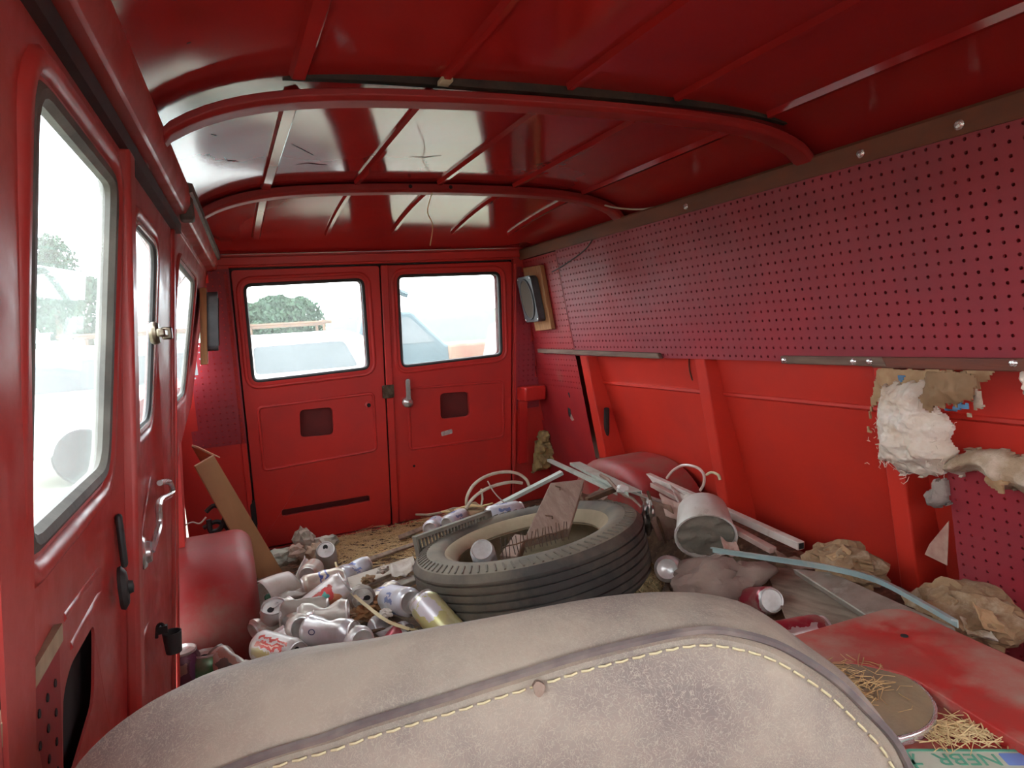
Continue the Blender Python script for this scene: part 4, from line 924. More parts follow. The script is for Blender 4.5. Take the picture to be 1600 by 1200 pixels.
def crush_fn(kind, seed):
    r = random.Random(seed); ph = r.uniform(0, 6.28); am = r.uniform(.7, 1.1)
    def f(v):
        x, y, z = v; t = z / CL
        if kind == 0: return v
        n = mnoise.noise(Vector((x * 55, y * 55, z * 45 + seed * 3.7)))
        if kind == 1:   # dented on one side
            c, s = math.cos(ph), math.sin(ph); d = x * c + y * s; k = math.exp(-((t - .55) / .2) ** 2) * max(0, d) / CR
            q = Vector((x - c * k * .022 * am, y - s * k * .022 * am, z)); return q + Vector((n, -n, 0)) * .0025
        if kind == 2:   # bent and crumpled
            k = math.exp(-((t - .5) / .25) ** 2); c, s = math.cos(ph), math.sin(ph); d = x * c + y * s
            q = Vector((x, y, z)) - Vector((c, s, 0)) * d * .55 * k * am; a = (t - .5) * .7 * am
            return q + Vector((c, s, 0)) * (k * .018) + Vector((n, n * .6, .4 * n)) * .006 * (.3 + k) + Vector((c * a * .0, 0, -.10 * z * k))
        if kind == 3:   # trodden flat
            c, s = math.cos(ph), math.sin(ph); d = x * c + y * s; e = -x * s + y * c
            q = Vector((c, s, 0)) * d * .36 + Vector((-s, c, 0)) * e * 1.22 + Vector((0, 0, z)); return q + Vector((n * c, n * s, 0)) * .008
        if kind == 4:   # squashed short
            q = Vector((x * (1 + .12 * math.sin(t * 21)), y * (1 + .12 * math.sin(t * 21 + 1)), z * .55)); return q + Vector((n, -n, .3 * n)) * .006
    return f
def can(kind, label, p, d, crush=0, spin=0, top=True, seed=0, scale=1.0, group='empty drink cans littering the van floor', tab=True, name='drink_can', face=None):
    """p: centre, d: direction from base to lid"""
    if face is not None:
        vd = axes_to(d).inverted() @ (EYE - Vector(p)); spin = math.atan2(vd.y, vd.x) - 2 * PI * face
    R = axes_to(d).to_4x4() @ Matrix.Rotation(spin, 4, 'Z'); fn = crush_fn(crush, seed); n = 28
    R = R @ Matrix.Scale(scale, 4); base = R.copy(); base.translation = Vector(p) - (R.to_3x3() @ Vector((0, 0, CL / 2)))
    t = thing(name, label, 'can', group=group, M=base)
    prof = [(.026, .0035), (CR, .011)] + [(CR, .011 + (CL - .026) * k / 12) for k in range(1, 13)] + [(.0275, CL - .004)]
    b = MB(); b.lathe(prof, n); b.v = [fn(v) for v in b.v]; o = b.build('can_body', CM[kind], t, local=True, smooth=45)
    me = o.data; uv = me.uv_layers.new(name='UVMap'); L = len(prof)
    for poly in me.polygons:
        ks = [(me.loops[li].vertex_index % n) for li in poly.loop_indices]; wrap = max(ks) - min(ks) > n / 2
        for li, k in zip(poly.loop_indices, ks):
            vi = me.loops[li].vertex_index; uv.data[li].uv = ((k + (n if wrap and k == 0 else 0)) / n, prof[vi // n][1] / CL)
    b = MB(); b.lathe([(.0, .012), (.012, .010), (.020, .006), (.0225, .001), (.0245, .0), (.0265, .0042)], n); b.v = [fn(v) for v in b.v]; b.build('can_base', M['alu'], t, local=True, smooth=45)
    b = MB(); b.lathe([(.0272, CL - .0045), (.0285, CL - .001), (.0282, CL + .001), (.0268, CL + .0008), (.0252, CL - .004), (.022, CL - .004), (.0, CL - .0035)], n); b.v = [fn(v) for v in b.v]; lido = b.build('can_lid', M['alu'] if top is True else M['aludull'], t, local=True, smooth=45)
    if tab:
        b = MB(); b.panel([(.010 + .009 * math.cos(a_ * PI / 6), .008 * math.sin(a_ * PI / 6)) for a_ in range(12)], [], .0005, lambda u, v, w: fn(Vector((u, v, CL - .0028 + w))), .0); b.build('can_mouth', M['dark'], lido, local=True)
        b = MB(); b.panel([(-.006 + .011 * math.cos(a_ * PI / 6), .007 * math.sin(a_ * PI / 6)) for a_ in range(12)], [[(-.009 + .004 * math.cos(a_ * PI / 4), .0035 * math.sin(a_ * PI / 4)) for a_ in range(8)]], .0008, lambda u, v, w: fn(Vector((u, v, CL - .0022 + w))), .0008); b.build('can_tab', M['alu'], lido, local=True)
    return t
def can2(kind, label, a, c, za, zc, **k):
    """a: pixel of the base end, c: pixel of the lid end, with their heights"""
    p, q = onZ(*a, za), onZ(*c, zc); return can(kind, label, (p + q) / 2, q - p, **k)
def away(px, py, z, dx=0, dz=0):
    v = (onZ(px, py, z) - EYE).normalized(); return (v + RT * dx + Vector((0, 0, dz))).normalized()
can2('redyellow', 'white can with red and yellow lettering, lying against the wheel arch', (402, 1007), (468, 1026), .19, .19, face=.15, scale=1.14)
cn = can2('silver', 'dented silver can with a small oval emblem on its side', (484, 985), (546, 990), .215, .215, crush=1, seed=4, face=.6, scale=1.10)
can('redgreen', 'can with a red patch, its round base facing the camera', onZ(546, 1000, .19), away(546, 1000, .19, -.55, .1), face=.1, scale=1.12)
can('greyworn', 'can with dull lid and tab facing the seat', onZ(498, 1024, .165), Vector((.1, -.8, .5)), top=False, crush=4, seed=8)
can2('whiteblue', 'upright crushed can with a blue oval label', (434, 1000), (428, 952), .14, .24, crush=1, seed=3, face=.12, scale=1.08)
can2('greyworn', 'flattened grey-white can under the torn white can', (446, 964), (505, 957), .225, .225, crush=3, seed=5, face=.6)
can2('pale', 'pale can tail with blank side in the middle of the pile', (482, 962), (528, 956), .23, .23, crush=1, seed=12, face=.75)
can2('redgreen', 'white can with red and green print pointing up the heap', (486, 950), (527, 918), .22, .26, face=.10, scale=1.08)
can2('bluestripe', 'crumpled tan can with dark blue stripes', (482, 916), (527, 905), .22, .22, crush=1, seed=7, face=.2)
can('greyworn', 'pale grey can with an open mouth facing forward beside the straw', onZ(511, 872, .14), Vector((-.10, -.62, .62)), spin=1.6, scale=1.08)
can('pale', 'can lying with its round dull base towards the camera below the straw', onZ(486, 893, .17), away(486, 893, .17, .2, .2), crush=0, top=False)
can2('bluewhite', 'small white can with a blue band lying behind the pale boards', (540, 897), (566, 885), .11, .11, crush=1, seed=15, face=.07)
can2('gold', 'tall gold can with silver neck leaning on the tyre', (708, 995), (664, 945), .17, .225, face=.2, scale=1.25)
can('bluewhite', 'silver can beside the gold can, shiny round base to the camera', onZ(624, 938, .20), away(624, 938, .2, -.5, .1), face=.07, scale=1.15)
can('greyworn', 'dark hollow crushed can among the brown leaves', onZ(566, 935, .19), Vector((-.1, -.85, .25)), top=False, crush=4, seed=10)
can2('pale', 'squashed can peeping out under the red and yellow can', (400, 1050), (434, 1046), .14, .14, crush=2, seed=13, face=.1)
can('purple', 'dark maroon can standing at the left wall', onZ(286, 1066, .095), Vector((.02, .05, 1)), face=.16, scale=1.34)
can('green', 'green and white can standing beside the maroon can', onZ(324, 1064, .085), Vector((.06, .12, 1)), face=.06, scale=1.16)
can2('pale', 'bent pale can leaning at the foot of the wheel arch', (380, 1060), (348, 1034), .09, .125, crush=1, seed=17, face=.12, top=False, scale=1.10, tab=False)
can2('cola', 'crushed silver and red can low at the seat edge', (578, 1002), (612, 994), .15, .15, crush=2, seed=19)
can('pale', 'can base ring among silver scraps behind the oval emblem can', onZ(463, 978, .21), away(463, 978, .21, -.2, .1), crush=0, seed=22)
can2('silver', 'crumpled silver can scrap behind the red and yellow can', (450, 1002), (478, 985), .19, .21, crush=3, seed=23)
can2('pale', 'worn can half sunk behind the crushed blue oval can', (415, 975), (440, 958), .20, .21, crush=2, seed=33, face=.3)
can2('bluestripe', 'striped can end showing above the gold can', (585, 948), (612, 925), .14, .15, crush=1, seed=36, face=.1)
can2('silver', 'silver crumpled can between ribbon and seat', (588, 978), (632, 990), .14, .14, crush=2, seed=38)
can2('greyworn', 'squashed grey can between torn white can and card', (452, 930), (486, 925), .20, .20, crush=3, seed=39)
can('bluewhite', 'white can whose base peeps over the grey grille', onZ(678, 822, .16), away(678, 822, .16, .25, .2), spin=1)
can2('bluewhite', 'white can half hidden behind the grey grille', (700, 818), (722, 806), .17, .17, face=.07)
can2('bluewhite', 'white can with blue marks lying behind the tyre', (770, 806), (805, 799), .26, .26, face=.1, scale=1.1)
can2('bluewhite', 'white can standing inside the tyre', (762, 888), (752, 856), .21, .31, face=.8, scale=1.05, tab=False)
can('silver', 'can with shiny silver base beside the brown sack', onZ(1046, 889, .21), away(1046, 889, .21, .1), spin=.2, scale=1.1)
can('cola', 'red can with shiny silver lid between sack and plank', onZ(1188, 938, .19), -away(1188, 938, .19, -.45), spin=.2, tab=False)
can2('cola', 'red and silver can peeping out beside the engine cover', (1228, 996), (1262, 990), .28, .28, spin=1.5)
# oval emblem on the dented silver can
bmb = MB(); ov = [(.0085 * math.cos(2 * PI * k / 24), .0062 * math.sin(2 * PI * k / 24)) for k in range(24)]
def mapcan(u, v, w):
    a = 1.2 * 0 + ANG + v / CR; rr = CR + .0006 + w; return Vector((rr * math.cos(a), rr * math.sin(a), .038 + u))
inv = cn.matrix_world.inverted(); vdir = (inv.to_3x3() @ (EYE - cn.matrix_world.translation)).normalized(); ANG = math.atan2(vdir.y, vdir.x) + .1
bmb.panel(ov, [[(p[0] * .72, p[1] * .68) for p in ov]], .0003, mapcan, .0003); bmb.build('oval_emblem', mat('navy_print', (.04, .05, .12), .5), cn, local=True)
# ------------------------------------------------------------------ planks, strips, grille and other scrap
def onX(px, py, x): r = ray(px, py); return EYE + r * (x / r.x)
def plank(name, c4, th, m_, label, cat='plank', bevel=.003, parent=None):
    """board from four top-face corners (in order), thickness th downwards along its normal"""
    c4 = [Vector(c) for c in c4]; n = (c4[1] - c4[0]).cross(c4[3] - c4[0]).normalized()
    if n.z < 0: n = -n
    b = MB(); b.add(c4 + [c - n * th for c in c4], [(0, 1, 2, 3), (7, 6, 5, 4), (0, 4, 5, 1), (1, 5, 6, 2), (2, 6, 7, 3), (3, 7, 4, 0)])
    o = b.build(name, m_, parent, bevel=bevel); 
    return tag(o, label, cat) if parent is None else o
def strip(name, p, q, w, th, m_, label, cat, side=Vector((0, 0, 1)), bevel=.002, channel=False, group=None):
    """straight bar from p to q"""
    p, q = Vector(p), Vector(q); d = (q - p).normalized(); s_ = d.cross(side).normalized(); u = s_.cross(d).normalized()
    if channel: prof = [(-w/2, 0), (w/2, 0), (w/2, -.012), (w/2 - .002, -.012), (w/2 - .002, -.002), (-w/2 + .002, -.002), (-w/2 + .002, -.012), (-w/2, -.012)]
    else: prof = [(-w/2, 0), (w/2, 0), (w/2, -th), (-w/2, -th)]
    o = MB().sweep([(p, s_, u), (q, s_, u)], prof).build(name, m_, bevel=0 if channel else bevel); return tag(o, label, cat, group)
M['oldplank'] = wood('grey_brown_plank', (.34, .235, .18), (.25, .165, .125), 5, (9, 3, 3), .85, dust=(.38, .28, .22))
M['greyplank'] = wood('grey_floor_plank', (.36, .27, .20), (.20, .14, .10), 5, (10, 2, 6), .85)
M['paintedwhite'] = mat('chipped_white_paint', (.62, .54, .47), .6, col2=(.50, .42, .36), scale=14, dust=(.42, .30, .24), dscale=20, dspread=(.55, .72), bump=.15)
M['palegreen'] = mat('pale_green_trim', (.46, .50, .43), .45, col2=(.38, .41, .35), scale=14, dust=(.40, .34, .27), dscale=12, dspread=(.55, .72))
M['tealtrim'] = mat('teal_edge_trim', (.36, .46, .44), .4, col2=(.24, .34, .34), scale=10, dust=(.40, .38, .33), dscale=14, dspread=(.56, .7))
M['foamwhite'] = mat('dirty_white_board', (.60, .54, .45), .75, col2=(.50, .42, .33), scale=14, dust=(.38, .28, .2), dscale=16, dspread=(.55, .72), bump=.2)
M['rust'] = mat('rust', (.085, .045, .025), .85, col2=(.15, .075, .035), scale=40)
M['cream'] = mat('cream_plastic', (.60, .52, .40), .5, col2=(.45, .36, .26), scale=20)
# two short planks in the tyre with bent nails
pk = thing('broken_plank', 'grey-brown broken plank lying across the tyre', 'plank', onZ(850, 830, .24))
plank('plank_board', [onZ(860, 754, .42), onZ(914, 748, .42), onZ(890, 826, .315), onZ(818, 844, .305)], .038, M['oldplank'], '', parent=pk)
for (a, c) in (((861, 757), (875, 765)), ((838, 804), (863, 810))):
    pa_, pc_ = onZ(*a, .42 - .115 * (a[1] - 750) / 85), onZ(*c, .424 - .115 * (c[1] - 750) / 85)
    b = MB(); b.tube([pa_, pc_ + Vector((0, 0, .006)), pc_ + Vector((0, 0, -.002))], .0022, 6); b.build('bent_nail', M['rust'], pk)
plank('wood_block', [onZ(804, 834, .30), onZ(822, 836, .30), onZ(808, 870, .27), onZ(780, 868, .27)], .028, M['oldplank'], 'small splintered wood block in the tyre beside the white can')
# nail comb
comb = thing('nail_comb', 'rusty row of wire nails held by a thin cross bar over the plank', 'nails', onZ(835, 850, .24))
N0, N1 = onZ(784, 856, .315), onZ(886, 827, .335)
b = MB(); b.tube([N0.lerp(N1, k / 10) + Vector((0, 0, .0015 * math.sin(k * 2.1))) for k in range(11)], .002, 6); b.build('cross_bar', M['rust'], comb)
for k in range(19):
    f = k / 18; p = N0.lerp(N1, f); r_ = random.Random(k); l1 = .024 + .008 * r_.random(); l2 = .022 + .01 * r_.random(); tx = r_.gauss(0, .004)
    b = MB(); b.tube([p + Vector((tx, -.002, l1 * .9)), p, p + Vector((-tx, -.004, -l2))], .0013, 5); b.build('wire_nail', M['steel'], comb)
# grey louvred grille
G0, G1 = onZ(648, 838, .295), onZ(764, 797, .305); gd = (G1 - G0); gl_ = gd.length; gd.normalize(); gdn = Vector((.10, -.12, -1)).normalized(); gn = gd.cross(gdn).normalized()
M['grille'] = mat('dusty_grey_plastic', (.24, .215, .165), .7, col2=(.18, .16, .125), scale=14, bump=.15)
gr = thing('louvre_grille', 'dusty grey louvred plastic grille leaning behind the tyre', 'grille', G0.lerp(G1, .5) + gdn * .075)
def gbox(name, u0, u1, v0, v1, w0, w1):
    b = MB(); P = [G0 + gd * u + gdn * v + gn * w for u in (u0, u1) for v in (v0, v1) for w in (w0, w1)]
    b.add(P, [(0, 1, 3, 2), (4, 6, 7, 5), (0, 4, 5, 1), (2, 3, 7, 6), (0, 2, 6, 4), (1, 5, 7, 3)]); return b.build(name, M['grille'], gr, bevel=.0015)
gbox('grille_rail', 0, gl_, 0, .012, -.012, .012); gbox('grille_rail', 0, gl_, .040, .046, -.006, .006); gbox('grille_rail', 0, gl_, .074, .080, -.008, .008)
gbox('grille_end', -.004, .004, 0, .08, -.012, .012); gbox('grille_end', gl_ - .03, gl_, 0, .06, -.012, .012)
for k in range(1, 21): gbox('grille_slat', gl_ * k / 23 - .0022, gl_ * k / 23 + .0022, .012, .074, -.006, .006)
# pale trim strips and poles propped on the right wheel arch
strip('trim_channel', onZ(768, 792, .26), onZ(877, 736, .36), .032, .01, M['palegreen'], 'pale green metal trim channel pointing at the tyre plank', 'trim strip', channel=True)
strip('trim_channel', onX(858, 717, 1.33), onZ(968, 768, .34), .020, .01, M['palegreen'], 'narrow pale green trim strip crossing behind the plank', 'trim strip', channel=True)
strip('trim_channel', onX(898, 722, 1.37), onZ(992, 768, .375), .045, .01, M['palegreen'], 'wide pale green window channel lying on the wheel arch', 'trim strip', channel=True)
strip('paint_stick', onZ(985, 765, .36), onZ(1036, 783, .33), .018, .008, M['paintedwhite'], 'short white stick lying before the cement tub', 'stick')
po = thing('square_pole', 'long white square pole propped along the red wall', 'pole', onX(1240, 850, 1.36))
p, q = onX(976, 727, 1.42), onX(1252, 853, 1.34); d = (q - p).normalized(); s_ = d.cross(Vector((0, 0, 1))).normalized(); u = s_.cross(d)
MB().sweep([(p, s_, u), (q, s_, u)], [(-.011, .011), (.011, .011), (.011, -.011), (-.011, -.011)]).build('pole_tube', M['paintedwhite'], po, bevel=.002)
b = MB(); b.add([q + d * .0006 + s_ * a * .008 + u * c * .008 for a, c in ((-1, -1), (1, -1), (1, 1), (-1, 1))], [(0, 1, 2, 3)]); b.build('pole_bore', M['dark'], po)
b = MB(); b.lathe([(0, .0006), (.0035, .0006), (.0035, -.001)], 10, Matrix.Translation(q - d * .035 - s_ * .0111) @ axes_to(-s_).to_4x4()); b.build('bolt_hole', M['dark'], po)
p, q = onX(1020, 757, 1.36), onX(1208, 860, 1.28); d = (q - p).normalized(); s_ = d.cross(Vector((0, 0, 1))).normalized(); u = s_.cross(d)
tag(MB().sweep([(p, s_, u), (q, s_, u)], [(-.011, .008), (.011, .008), (.011, -.008), (-.011, -.008)]).build('square_pole', mat('pinkish_paint', (.46, .32, .27), .65, col2=(.38, .24, .20), scale=20), bevel=.002), 'pinkish square pole under the white pole', 'pole')
# boards left of the tyre
plank('white_board', [onZ(542, 902, .115), onZ(646, 868, .115), onZ(650, 882, .100), onZ(548, 920, .100)], .014, M['foamwhite'], 'long pale board pointing under the tyre, next to the straw')
plank('white_board', [onZ(578, 922, .12), onZ(646, 897, .12), onZ(650, 906, .11), onZ(582, 932, .11)], .016, M['foamwhite'], 'shorter pale board nearest the silver can')
plank('grey_stick', [onZ(563, 874, .075), onZ(648, 846, .075), onZ(648, 851, .07), onZ(565, 880, .07)], .010, M['greyplank'], 'thin dark grey stick lying on the straw', 'stick')
plank('grey_stick', [onZ(622, 836, .05), onZ(700, 806, .07), onZ(700, 811, .065), onZ(624, 842, .045)], .010, M['greyplank'], 'thin brown stick behind the grille', 'stick')
# hoops behind the tyre
def curve(name, P, r, m_, label, cat='hoop', n=6, k=6, parent=None):
    b = MB(); b.tube(smoothpath(P, k), r, n); o = b.build(name, m_, parent); return tag(o, label, cat) if parent is None else o
hoop = thing('plastic_hoop', 'pair of cream plastic hoops standing behind the tyre', 'hoop', onZ(775, 800, .2))
def ringarc(c, ex_, ey_, a0, a1, n=14): return [c + ex_ * math.cos(math.radians(a0 + (a1 - a0) * i / n)) + ey_ * math.sin(math.radians(a0 + (a1 - a0) * i / n)) for i in range(n + 1)]
def px2y(P, y): return [onY(a, c, y) for a, c in P]
b = MB(); b.tube(smoothpath(px2y([(729, 790), (730, 776), (740, 758), (758, 745), (782, 738), (806, 739), (822, 749), (827, 762)], 2.25), 5), .006, 7); b.build('hoop_rim', M['cream'], hoop)
b = MB(); b.tube(smoothpath(px2y([(728, 795), (738, 780), (754, 767), (775, 758), (800, 753), (816, 755)], 2.22), 5), .006, 7); b.build('hoop_rim', M['cream'], hoop)
b = MB(); b.tube(px2y([(752, 764), (754, 780), (752, 790)], 2.22), .004, 6); b.build('hoop_strut', M['cream'], hoop)
curve('white_string', px2y([(762, 752), (770, 766), (782, 780), (799, 794)], 2.2), .0025, M['paintedwhite'], 'thin white string hanging over the cream hoops', 'string')
curve('curled_strip', [onX(a, c, 1.40) for a, c in [(1042, 747), (1052, 735), (1068, 727), (1088, 730), (1099, 740), (1100, 755), (1094, 766)]], .005, mat('clear_plastic_strip', (.62, .45, .38), .3), 'curled pale plastic strip standing before the red post', 'plastic strip')
curve('curled_strip', [onX(a, c, 1.38) for a, c in [(1104, 742), (1112, 738), (1122, 742), (1125, 750)]], .0045, mat('curled_straw_strip', (.52, .42, .26), .6), 'small twisted tan strip end beside the red post', 'plastic strip')
# dark bar and foil end
strip('rusty_bar', onZ(916, 778, .34), onZ(966, 758, .36), .022, .016, M['rust'], 'short rusty bar resting on the tyre edge', 'bar')
def crumple(name, c, size, m_, label, cat, seed=1, amp=.35, sub=3, freq=3.0, rot=0, group=None, fine=.08, smooth=28):
    bm = bmesh.new(); bmesh.ops.create_icosphere(bm, subdivisions=sub, radius=1); R = Matrix.Rotation(rot, 3, 'Z')
    b = MB()
    for v in bm.verts:
        d = v.co.normalized(); n1 = mnoise.noise(d * freq + Vector((seed * 3.1, 0, 0))); n2 = mnoise.noise(d * freq * 3.3 + Vector((0, seed * 2.3, 0)))
        rr = 1 + amp * n1 - amp * .8 * abs(n2) + fine * mnoise.noise(d * 19 + Vector((seed, 0, 1)))
        b.v.append(Vector(c) + R @ Vector((d.x * size[0] * rr, d.y * size[1] * rr, d.z * size[2] * rr)))
    bm.verts.index_update(); b.f = [tuple(v.index for v in f.verts) for f in bm.faces]; bm.free()
    return tag(b.build(name, m_, smooth=smooth), label, cat, group)
M['foil'] = mat('crumpled_foil', (.55, .53, .50), .28, 1, col2=(.30, .26, .22), scale=30)
crumple('foil_scrap', onZ(1013, 808, .30), (.022, .02, .055), M['foil'], 'crumpled silver foil hanging at the right edge of the tyre', 'foil', 4, .5)
crumple('foil_scrap', onZ(972, 764, .375), (.022, .018, .014), mat('white_scrap', (.66, .63, .58), .6), 'small white torn scrap at the end of the trim strip', 'scrap', 6, .5, 2)
M['sack'] = mat('brown_sacking', (.27, .19, .155), .9, col2=(.36, .26, .21), scale=8, dust=(.32, .22, .17), dscale=12, dspread=(.5, .7), bump=.5, bscale=90)
crumple('brown_sack', onZ(1128, 908, .20), (.125, .075, .075), M['sack'], 'crumpled dusty brown sack before the cement tub', 'sack', 9, .38, 4, 1.35, rot=-.42, fine=.03, smooth=60)
crumple('brown_sack', onZ(1070, 905, .16), (.055, .06, .05), M['sack'], 'small brown cloth lump beside the silver-based can', 'sack', 11, .3, 3, 2)
crumple('straw_ball', onZ(1004, 908, .17), (.058, .055, .052), mat('matted_straw', (.27, .21, .10), .95, col2=(.38, .31, .16), scale=50, bump=1, bscale=150), 'matted yellow straw ball at the foot of the tyre', 'straw', 13, .15, 4, 3, fine=.16)
straw('ball_straw', 420, lambda r: (lambda a, e: onZ(1004, 908, .17) + Vector((.056 * math.cos(a) * math.cos(e), .053 * math.sin(a) * math.cos(e), .05 * math.sin(e))))(r.uniform(0, 6.28), r.uniform(-.3, 1.5)), .015, .04, M['straw'], 'loose blades sticking out of the matted straw ball', seed=21, w=.0007, flat=1.2)
# cement tub: white plastic tub lying on its side, half full of set cement
tc_ = onZ(1100, 818, .30); td = Vector((-.50, -.70, -.42)).normalized(); TMx = axes_to(td).to_4x4(); TMx.translation = tc_
tub = thing('cement_tub', 'white plastic tub lying on its side with set grey cement', 'tub', M=TMx)
b = MB(); b.lathe([(0, -.060), (.066, -.060), (.072, -.054), (.084, .045), (.088, .048), (.088, .056), (.083, .056), (.080, .046), (.070, -.050), (0, -.052)], 28); b.build('tub_shell', mat('dirty_white_plastic', (.66, .62, .56), .5, col2=(.56, .50, .43), scale=12, dust=(.38, .30, .24), dscale=18, dspread=(.6, .75)), tub, local=True, smooth=45)
b = MB(); b.grid(16, 16, lambda u, v: Vector((.079 * (2*u-1) * math.sqrt(max(0, 1 - (2*v-1)**2 / 2)), .079 * (2*v-1) * math.sqrt(max(0, 1 - (2*u-1)**2 / 2)), .048 + .012 * mnoise.noise(Vector((u * 6, v * 6, 3)))))); b.build('set_cement', mat('set_cement', (.20, .175, .135), .95, col2=(.26, .22, .17), scale=25, bump=.6, bscale=70), tub, local=True, smooth=50)
# grey plank, foil-faced strip and teal edge trim beside the engine cover
plank('grey_plank', [onZ(1194, 884, .19), onZ(1240, 888, .215), onZ(1360, 968, .235), onZ(1246, 1014, .205)], .022, M['greyplank'], 'wide grey plank with open grain beside the engine cover')
plank('foil_board', [onZ(1238, 888, .255), onZ(1300, 894, .275), onZ(1492, 980, .295), onZ(1360, 966, .265)], .018, mat('foil_faced_board', (.33, .29, .24), .45, .3, col2=(.24, .205, .165), scale=18, dust=(.44, .40, .34), dscale=25, dspread=(.55, .7), bump=.3), 'grey foil-faced board lying between plank and teal trim', 'board')
tp = [onZ(1112, 857, .31), onZ(1200, 870, .315), onZ(1290, 884, .325), onZ(1366, 903, .335), onZ(1434, 938, .345), onZ(1492, 971, .352)]
tpath = smoothpath(tp, 4); sec = []
for i, p in enumerate(tpath):
    d = (tpath[min(i + 1, len(tpath) - 1)] - tpath[max(i - 1, 0)]).normalized(); s_ = d.cross(Vector((0, 0, 1))).normalized(); sec.append((p, s_, s_.cross(d)))
tag(MB().sweep(sec, [(-.006, .002), (.007, .005), (.007, .002), (-.004, -.002), (-.004, -.012), (-.006, -.012)]).build('edge_trim', M['tealtrim'], smooth=30), 'long bent teal edge trim running to the engine cover', 'trim strip')
# torn paper and wool heaps along the right wall
M['heap'] = mat('torn_tan_scraps', (.34, .21, .11), .95, col2=(.22, .13, .07), scale=20, dust=(.44, .33, .22), dscale=18, dspread=(.52, .7), bump=.7, bscale=80)
crumple('paper_heap', onX(1318, 880, 1.34), (.06, .10, .055), M['heap'], 'torn tan paper heap at the foot of the red wall', 'paper', 15, .34, 4, 2.0)
crumple('paper_heap', onX(1512, 960, 1.30), (.07, .11, .06), M['heap'], 'heap of torn brown paper below the lower pegboard', 'paper', 17, .34, 4, 2.0)
def flap(name, P, th, m_, label, cat='paper', bend=.01, seed=1):
    """bent sheet through a 4-corner patch"""
    P = [Vector(p) for p in P]; n = (P[1] - P[0]).cross(P[3] - P[0]).normalized()
    fn = lambda u, v: P[0].lerp(P[1], u).lerp(P[3].lerp(P[2], u), v) + n * (bend * math.sin(PI * u) + bend * .8 * mnoise.noise(Vector((u * 4, v * 4, seed))))
    b = MB(); b.grid(8, 8, fn); return tag(b.build(name, m_, solid=th, smooth=60), label, cat)
M['paperscrap'] = mat('dirty_paper', (.58, .52, .45), .8, col2=(.44, .36, .29), scale=16, dust=(.34, .26, .2), dscale=22, dspread=(.56, .72))
flap('paper_scrap', [onX(1282, 872, 1.33), onX(1322, 850, 1.35), onX(1362, 886, 1.33), onX(1300, 890, 1.28)], .003, M['heap'], 'loose tan paper sheet resting on the paper heap by the post', seed=3)
flap('paper_scrap', [onX(1490, 945, 1.32), onX(1493, 908, 1.36), onX(1515, 930, 1.34), onX(1550, 965, 1.28)], .003, M['tan'], 'pointed tan paper piece standing below the torn pegboard', seed=4)
# brown channel box leaning in the rear left corner
ch = thing('brown_channel', 'open brown cardboard channel leaning in the left rear corner', 'cardboard', onZ(420, 885, .05))
M['card'] = mat('brown_card', (.34, .175, .070), .6, col2=(.29, .145, .06), scale=6, bump=.1, bscale=30); M['cardin'] = mat('card_cut_edge', (.55, .38, .22), .8)
T0, T1, B0, B1 = onY(304, 729, 2.44), onY(333, 712, 2.50), onY(402, 905, 2.38), onY(440, 893, 2.44)
dn = (B0 - T0); dn2 = (B1 - T1); back = Vector((-.045, .075, .012))
def sheet(name, P, th, m_, parent): 
    P = [Vector(p) for p in P]; n = (P[1] - P[0]).cross(P[3] - P[0]).normalized() * th / 2
    b = MB(); b.add([p + n for p in P] + [p - n for p in P], [(0, 1, 2, 3), (7, 6, 5, 4), (0, 4, 5, 1), (1, 5, 6, 2), (2, 6, 7, 3), (3, 7, 4, 0)]); return b.build(name, m_, parent)
sheet('channel_front', [T0, T1, B1, B0], .005, M['card'], ch)
T2 = onY(300, 697, 2.60); sheet('channel_side', [T1, T2, B1 + (T2 - T1), B1], .005, M['card'], ch)
sheet('channel_flap', [T1 + Vector((0, 0, .004)), T2 + Vector((0, 0, .004)), T2 + Vector((.02, .01, -.008)), T1 + Vector((.02, .006, -.010))], .004, M['cardin'], ch)
e0 = T0.lerp(T1, .0); b = MB(); b.tube([T0, T1], .0035, 5); b.build('cut_edge', M['cardin'], ch)
sheet('loose_strip', [onY(357, 832, 2.40), onY(362, 828, 2.40), onY(386, 866, 2.36), onY(381, 869, 2.36)], .005, M['cardin'], ch)
# tangled dark cords and a pale wire behind the wheel arch
for i, P in enumerate(([(322, 800), (335, 790), (352, 800), (345, 825), (330, 830), (326, 812)], [(318, 825), (340, 815), (358, 830), (350, 850), (335, 852)], [(345, 785), (360, 800), (365, 830), (372, 845)])):
    curve('dark_cord', [onY(a, c, 2.52 + .03 * i) for a, c in P], .009 if i < 2 else .006, M['black'], ['looped black cord end hanging behind the wheel arch', 'thick black cord coil low behind the wheel arch', 'black cord running down behind the brown channel'][i], 'cord')
curve('pale_wire', [onY(a, c, 2.45) for a, c in [(287, 822), (300, 816), (312, 818), (322, 808)]], .003, M['paintedwhite'], 'thin pale wire curling above the left wheel arch', 'wire')
curve('pale_wire', [onY(a, c, 2.45) for a, c in [(308, 848), (316, 850), (326, 845), (331, 838)]], .0035, M['paintedwhite'], 'short pale wire loop resting on the left wheel arch', 'wire')
